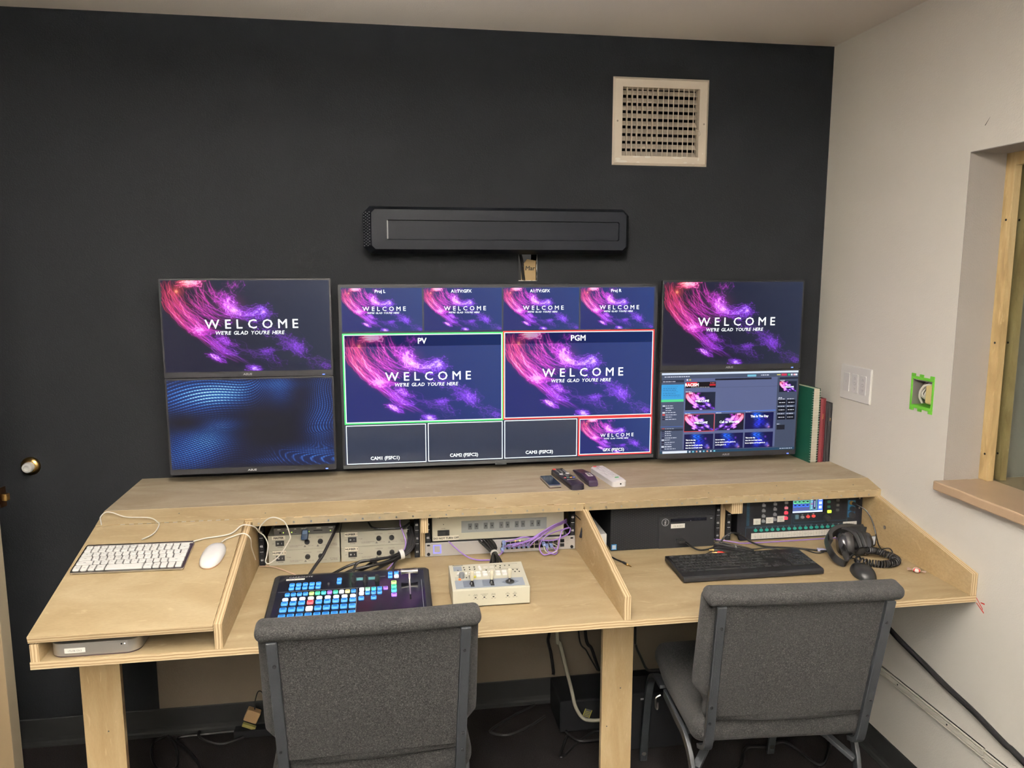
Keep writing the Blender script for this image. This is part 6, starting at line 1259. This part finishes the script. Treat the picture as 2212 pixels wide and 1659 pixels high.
# ------------------------------------------------------------------ chairs
def chair(T, label):
    t = thing('stacking_chair', label, 'chair', T=T, group='grey upholstered chairs at the desk')
    L0 = -.235; lean = lambda z: -.19*(z-.47)+L0              # rear face of the back
    def shape(x, y, z):
        zz = z+.680; k = 1.0
        if zz < .60: q = max(0, min(1, (.60-zz)/.06)); k = 1-.14*(q*q*(3-2*q))
        b = .016*math.cos(x/.26*PI/2)                      # slight curve of the back
        return (x*k, y-b*.8, z)
    m = MB().at(T @ Matrix.Translation((0, lean(.68)+.036, .680)) @ Matrix.Rotation(math.atan(.19), 4, 'X')); m.soft(.502, .056, .396, .026, n=12, fn=shape); m.build('back_cushion', M['fabric'], t, smooth=True)
    def roll(x, y, z): return (x, y-.016*math.cos(x/.26*PI/2)*.3, z)
    m = MB().at(T @ Matrix.Translation((0, lean(.866)+.013, .866)) @ Matrix.Rotation(math.atan(.19), 4, 'X')); m.soft(.506, .060, .038, .018, n=12, fn=roll); m.build('top_roll', M['fabric'], t, smooth=True)
    m = MB().at(T @ Matrix.Translation((0, lean(.66)-.002, .66)) @ Matrix.Rotation(math.atan(.19), 4, 'X')); m.box(-.206, .206, -.004, .012, -.150, .190); m.build('back_panel', M['fabric'], t, bevel=.002)
    def seat(x, y, z):
        k = 1-.10*max(0, (y-.05)/.2); dz = -.02*max(0, (y-.12)/.12)**2; return (x*k, y, z+dz+(.006*math.cos(x*6) if z > 0 else 0))
    m = MB().at(T); m.soft(.485, .475, .078, .034, (0, .015, .452), n=12, fn=seat); m.build('seat', M['fabric'], t, smooth=True)
    for s in (-1, 1):
        m = MB().at(T); z0 = .846
        m.bar([(s*.216, lean(z0)-.012, z0), (s*.213, lean(.70)-.012, .70), (s*.209, lean(.52)-.012, .52), (s*.208, lean(.45)-.012, .448), (s*.208, lean(.43)-.002, .415), (s*.210, lean(.42)+.035, .396)], .024, .013, side=(1, 0, 0), sm=5); p = m.build('back_post', M['steelblack'], t, bevel=.002)
        m = MB()
        for z in (.785, .55, .50): m.at(T @ frame((s*.2125, lean(z)-.0188, z), (1, 0, 0), (0, -.19, 1))).lathe([(.0045, 0), (.004, .0016), (.0018, .002), (.0016, .0012)], n=10)
        m.build('screws', M['blk'], p)
        m = MB().at(T); m.bar([(s*.236, .06, .405), (s*.238, -.06, .402), (s*.236, -.135, .392), (s*.232, -.185, .345), (s*.230, -.205, .27), (s*.231, -.215, .15), (s*.232, -.225, .004)], .013, .026, side=(1, 0, 0), sm=6); m.build('leg', M['steelblack'], t, bevel=.003)
        m = MB().at(T); m.bar([(s*.228, .10, .40), (s*.228, .20, .385), (s*.226, .262, .32), (s*.225, .30, .18), (s*.224, .33, .004)], .026, .012, side=(1, 0, 0), sm=6); g = m.build('leg', M['steelblack'], t, bevel=.003)
        m = MB().at(T @ Matrix.Translation((s*.224, .330, .028))); m.at(T @ frame((s*.224, .320, .034), (1, 0, 0), (0, 0, 1))).lathe([(.008, 0), (.007, .003), (.003, .003)], n=12); m.build('foot_screw', M['steel'], g)
        m = MB().at(T); m.bar([(s*.222, -.196, .335), (s*.17, -.14, .372), (s*.115, -.09, .398)], .012, .022, side=(0, 0, 1), sm=0); m.build('brace', M['steelblack'], t, bevel=.002)
    m = MB().at(T); m.box(-.235, .235, .02, .045, .385, .397); m.box(-.235, .235, -.12, -.095, .385, .397); m.build('seat_frame', M['steelblack'], t)
    m = MB().at(T)
    m.tube([(-.238, .10, .375), (-.252, .10, .365), (-.252, .10, .335), (-.246, .10, .33), (-.246, .10, .35)], .003, n=6); m.build('link_hook', M['steel'], t, smooth=True)
    return t
chair(Matrix.Translation((-1.686, -.760, 0)) @ Matrix.Rotation(math.radians(1.5), 4, 'Z'), 'grey upholstered chair in front of the lit switcher panel, seen from behind')
chair(Matrix.Translation((-.597, -.760, 0)) @ Matrix.Rotation(math.radians(-4), 4, 'Z'), 'grey upholstered chair at the right end, in front of the black keyboard')

# ------------------------------------------------------------------ under the desk
t = thing('backup_battery', 'black battery backup box with a yellow warning sticker under the desk', 'power supply', (-.87, -.16, 0))
m = MB(); m.box(-1.045, -.66, -.22, -.045, .004, .125); m.build('case', M['blkm'], t, bevel=.006)
m = MB().at(frame((-.945, -.2205, .07), Vector((.93, 0, -.35)), Vector((.35, 0, .93)))); m.box(-.014, .014, -.018, .018, 0, .0005); q = m.build('warning_sticker', M['inkgrey'], t)
m = MB().at(frame((-.945, -.2212, .07), Vector((.93, 0, -.35)), Vector((.35, 0, .93))))
for A in ((-.014, -.011, -.018, .018), (.011, .014, -.018, .018), (-.011, .011, -.018, -.015)): m.box(*A, 0, .0002)
for k in range(4): m.box(-.009, .009, -.010+k*.006, -.008+k*.006, 0, .0002)
m.build('sticker_print', mat('warning_yellow', (.55, .50, .06), .5), q, fix=False)
t = thing('subwoofer', 'tall black box with a tiny white badge behind the middle desk leg', 'box', (-.72, -.3, 0)); m = MB(); m.box(-.84, -.60, -.36, -.24, .004, .215); m.build('case', M['blkm'], t, bevel=.006)
m = MB().at(front(-.783, -.3605, .195)); m.box(-.010, .010, -.004, .003, 0, .0006); m.build('badge', M['greyprint'], t)
U = [('thick black cable', [(-1.051,-.05,.735),(-1.051,-.05,.40),(-1.051,-.05,.307),(-1.053,-.04,.269),(-1.04,-.03,.216),(-1.029,-.03,.14),(-1.031,-.035,.128)], .006, 'black cable hanging left of the middle leg against the beige wall patch', 'cable', None),
 ('', [(-.94,-.06,.735),(-.94,-.06,.312),(-.904,-.05,.22),(-.859,-.04,.135)], .003, 'thin black cable slanting down just left of the middle leg', 'cable', None),
 ('', [(-.925,-.06,.735),(-.914,-.06,.312),(-.884,-.05,.227),(-.852,-.04,.134)], .006, 'thick black cable slanting down behind the middle leg', 'cable', None),
 ('', [(-.72,-.06,.735),(-.717,-.06,.299),(-.71,-.05,.23),(-.687,-.05,.175),(-.664,-.06,.131),(-.62,-.07,.128)], .005, 'black cable hanging right of the middle leg', 'cable', None)]
for _, P, r, lab, n_, _g in U: one(MB().tube(P, r, n=8), n_, M['cable'], lab, 'cable', smooth=True)
one(MB().tube([(-1.03,-.06,.735),(-1.023,-.06,.31),(-1.01,-.06,.259),(-1.006,-.22,.179),(-.996,-.25,.123),(-.973,-.26,.083),(-.943,-.265,.072),(-.897,-.27,.074),(-.842,-.272,.088)], .0065, n=10), 'cable', M['gcable'], 'thick pale grey cable curving behind the middle leg', 'cable', smooth=True)
fl = [[(-1.015,-.235,.008),(-1.03,-.26,.008),(-1.072,-.353,.008),(-1.058,-.355,.008),(-1.003,-.297,.008),(-.931,-.24,.008),(-.90,-.235,.008)],
 [(-1.026,-.235,.02),(-1.011,-.273,.018),(-.984,-.299,.018),(-.921,-.293,.012),(-.86,-.29,.012)],
 [(-1.10,-.03,.008),(-1.179,-.079,.008),(-1.276,-.154,.008),(-1.288,-.185,.008),(-1.23,-.207,.008),(-1.147,-.167,.008),(-1.077,-.11,.008)],
 [(-2.10,-.03,.008),(-2.309,-.035,.008),(-2.397,-.05,.008),(-2.336,-.138,.008),(-2.276,-.237,.008),(-2.26,-.34,.008)],
 [(-2.445,-.03,.008),(-2.473,-.061,.008),(-2.456,-.145,.008),(-2.416,-.215,.008),(-2.359,-.218,.008),(-2.388,-.102,.008),(-2.43,-.04,.018)],
 [(-2.326,-.03,.018),(-2.314,-.069,.018),(-2.243,-.103,.008),(-2.183,-.084,.008),(-2.14,-.05,.008)]]
labs = ['black cable zigzagging on the carpet below the battery box', 'black cable crossing the zigzag cable beside the middle leg', 'black cable looped on the carpet between the two desk legs', 'black cable wandering over the carpet near the left desk leg', 'ring of black cable on the carpet beside the left desk leg', 'short curl of black cable near the tan wall adapter']
for P, l in zip(fl, labs): one(MB().tube(P, .005, n=6), 'cable', M['cable'], l, 'cable', smooth=True)
one(MB().tube([(-.60,-.56,.008),(-.487,-.505,.008),(-.426,-.416,.008),(-.356,-.415,.008),(-.28,-.400,.008),(-.254,-.44,.008),(-.224,-.539,.008),(-.168,-.499,.008),(-.108,-.398,.008),(-.09,-.2,.008)], .0055, n=8), 'cable', M['cable'], 'black cable snaking over the carpet beneath the right chair', 'cable', smooth=True)
t = thing('power_adapter', 'tan plug adapter leaning on the baseboard near the left chair', 'adapter', (-2.136, -.06, .0))
m = MB().at(frame((-2.136, -.052, .076), Vector((.9, 0, -.42)), Vector((.42, 0, .9)))); m.rrect(-.024, .024, -.022, .022, -.012, .014, .004, top=.002); m.build('body', mat('tan_plastic', (.34, .22, .11), .5), t)
m = MB().at(frame((-2.148, -.06, .040), Vector((.9, 0, -.42)), Vector((.42, 0, .9)))); m.box(-.024, .024, -.006, .006, -.006, .008); m.build('lower_edge', mat('olive_edge', (.30, .27, .08), .5), t, bevel=.001)
MB().tube([(-2.127, -.052, .097), (-2.125, -.05, .127), (-2.114, -.045, .16), (-2.10, -.04, .15), (-2.095, -.04, .10)], .0022, n=6).build('lead', M['cable'], t, smooth=True)
MB().box(-2.20, -2.06, -.075, -.035, .002, .030).build('power_strip', M['blkm'], t, bevel=.003)
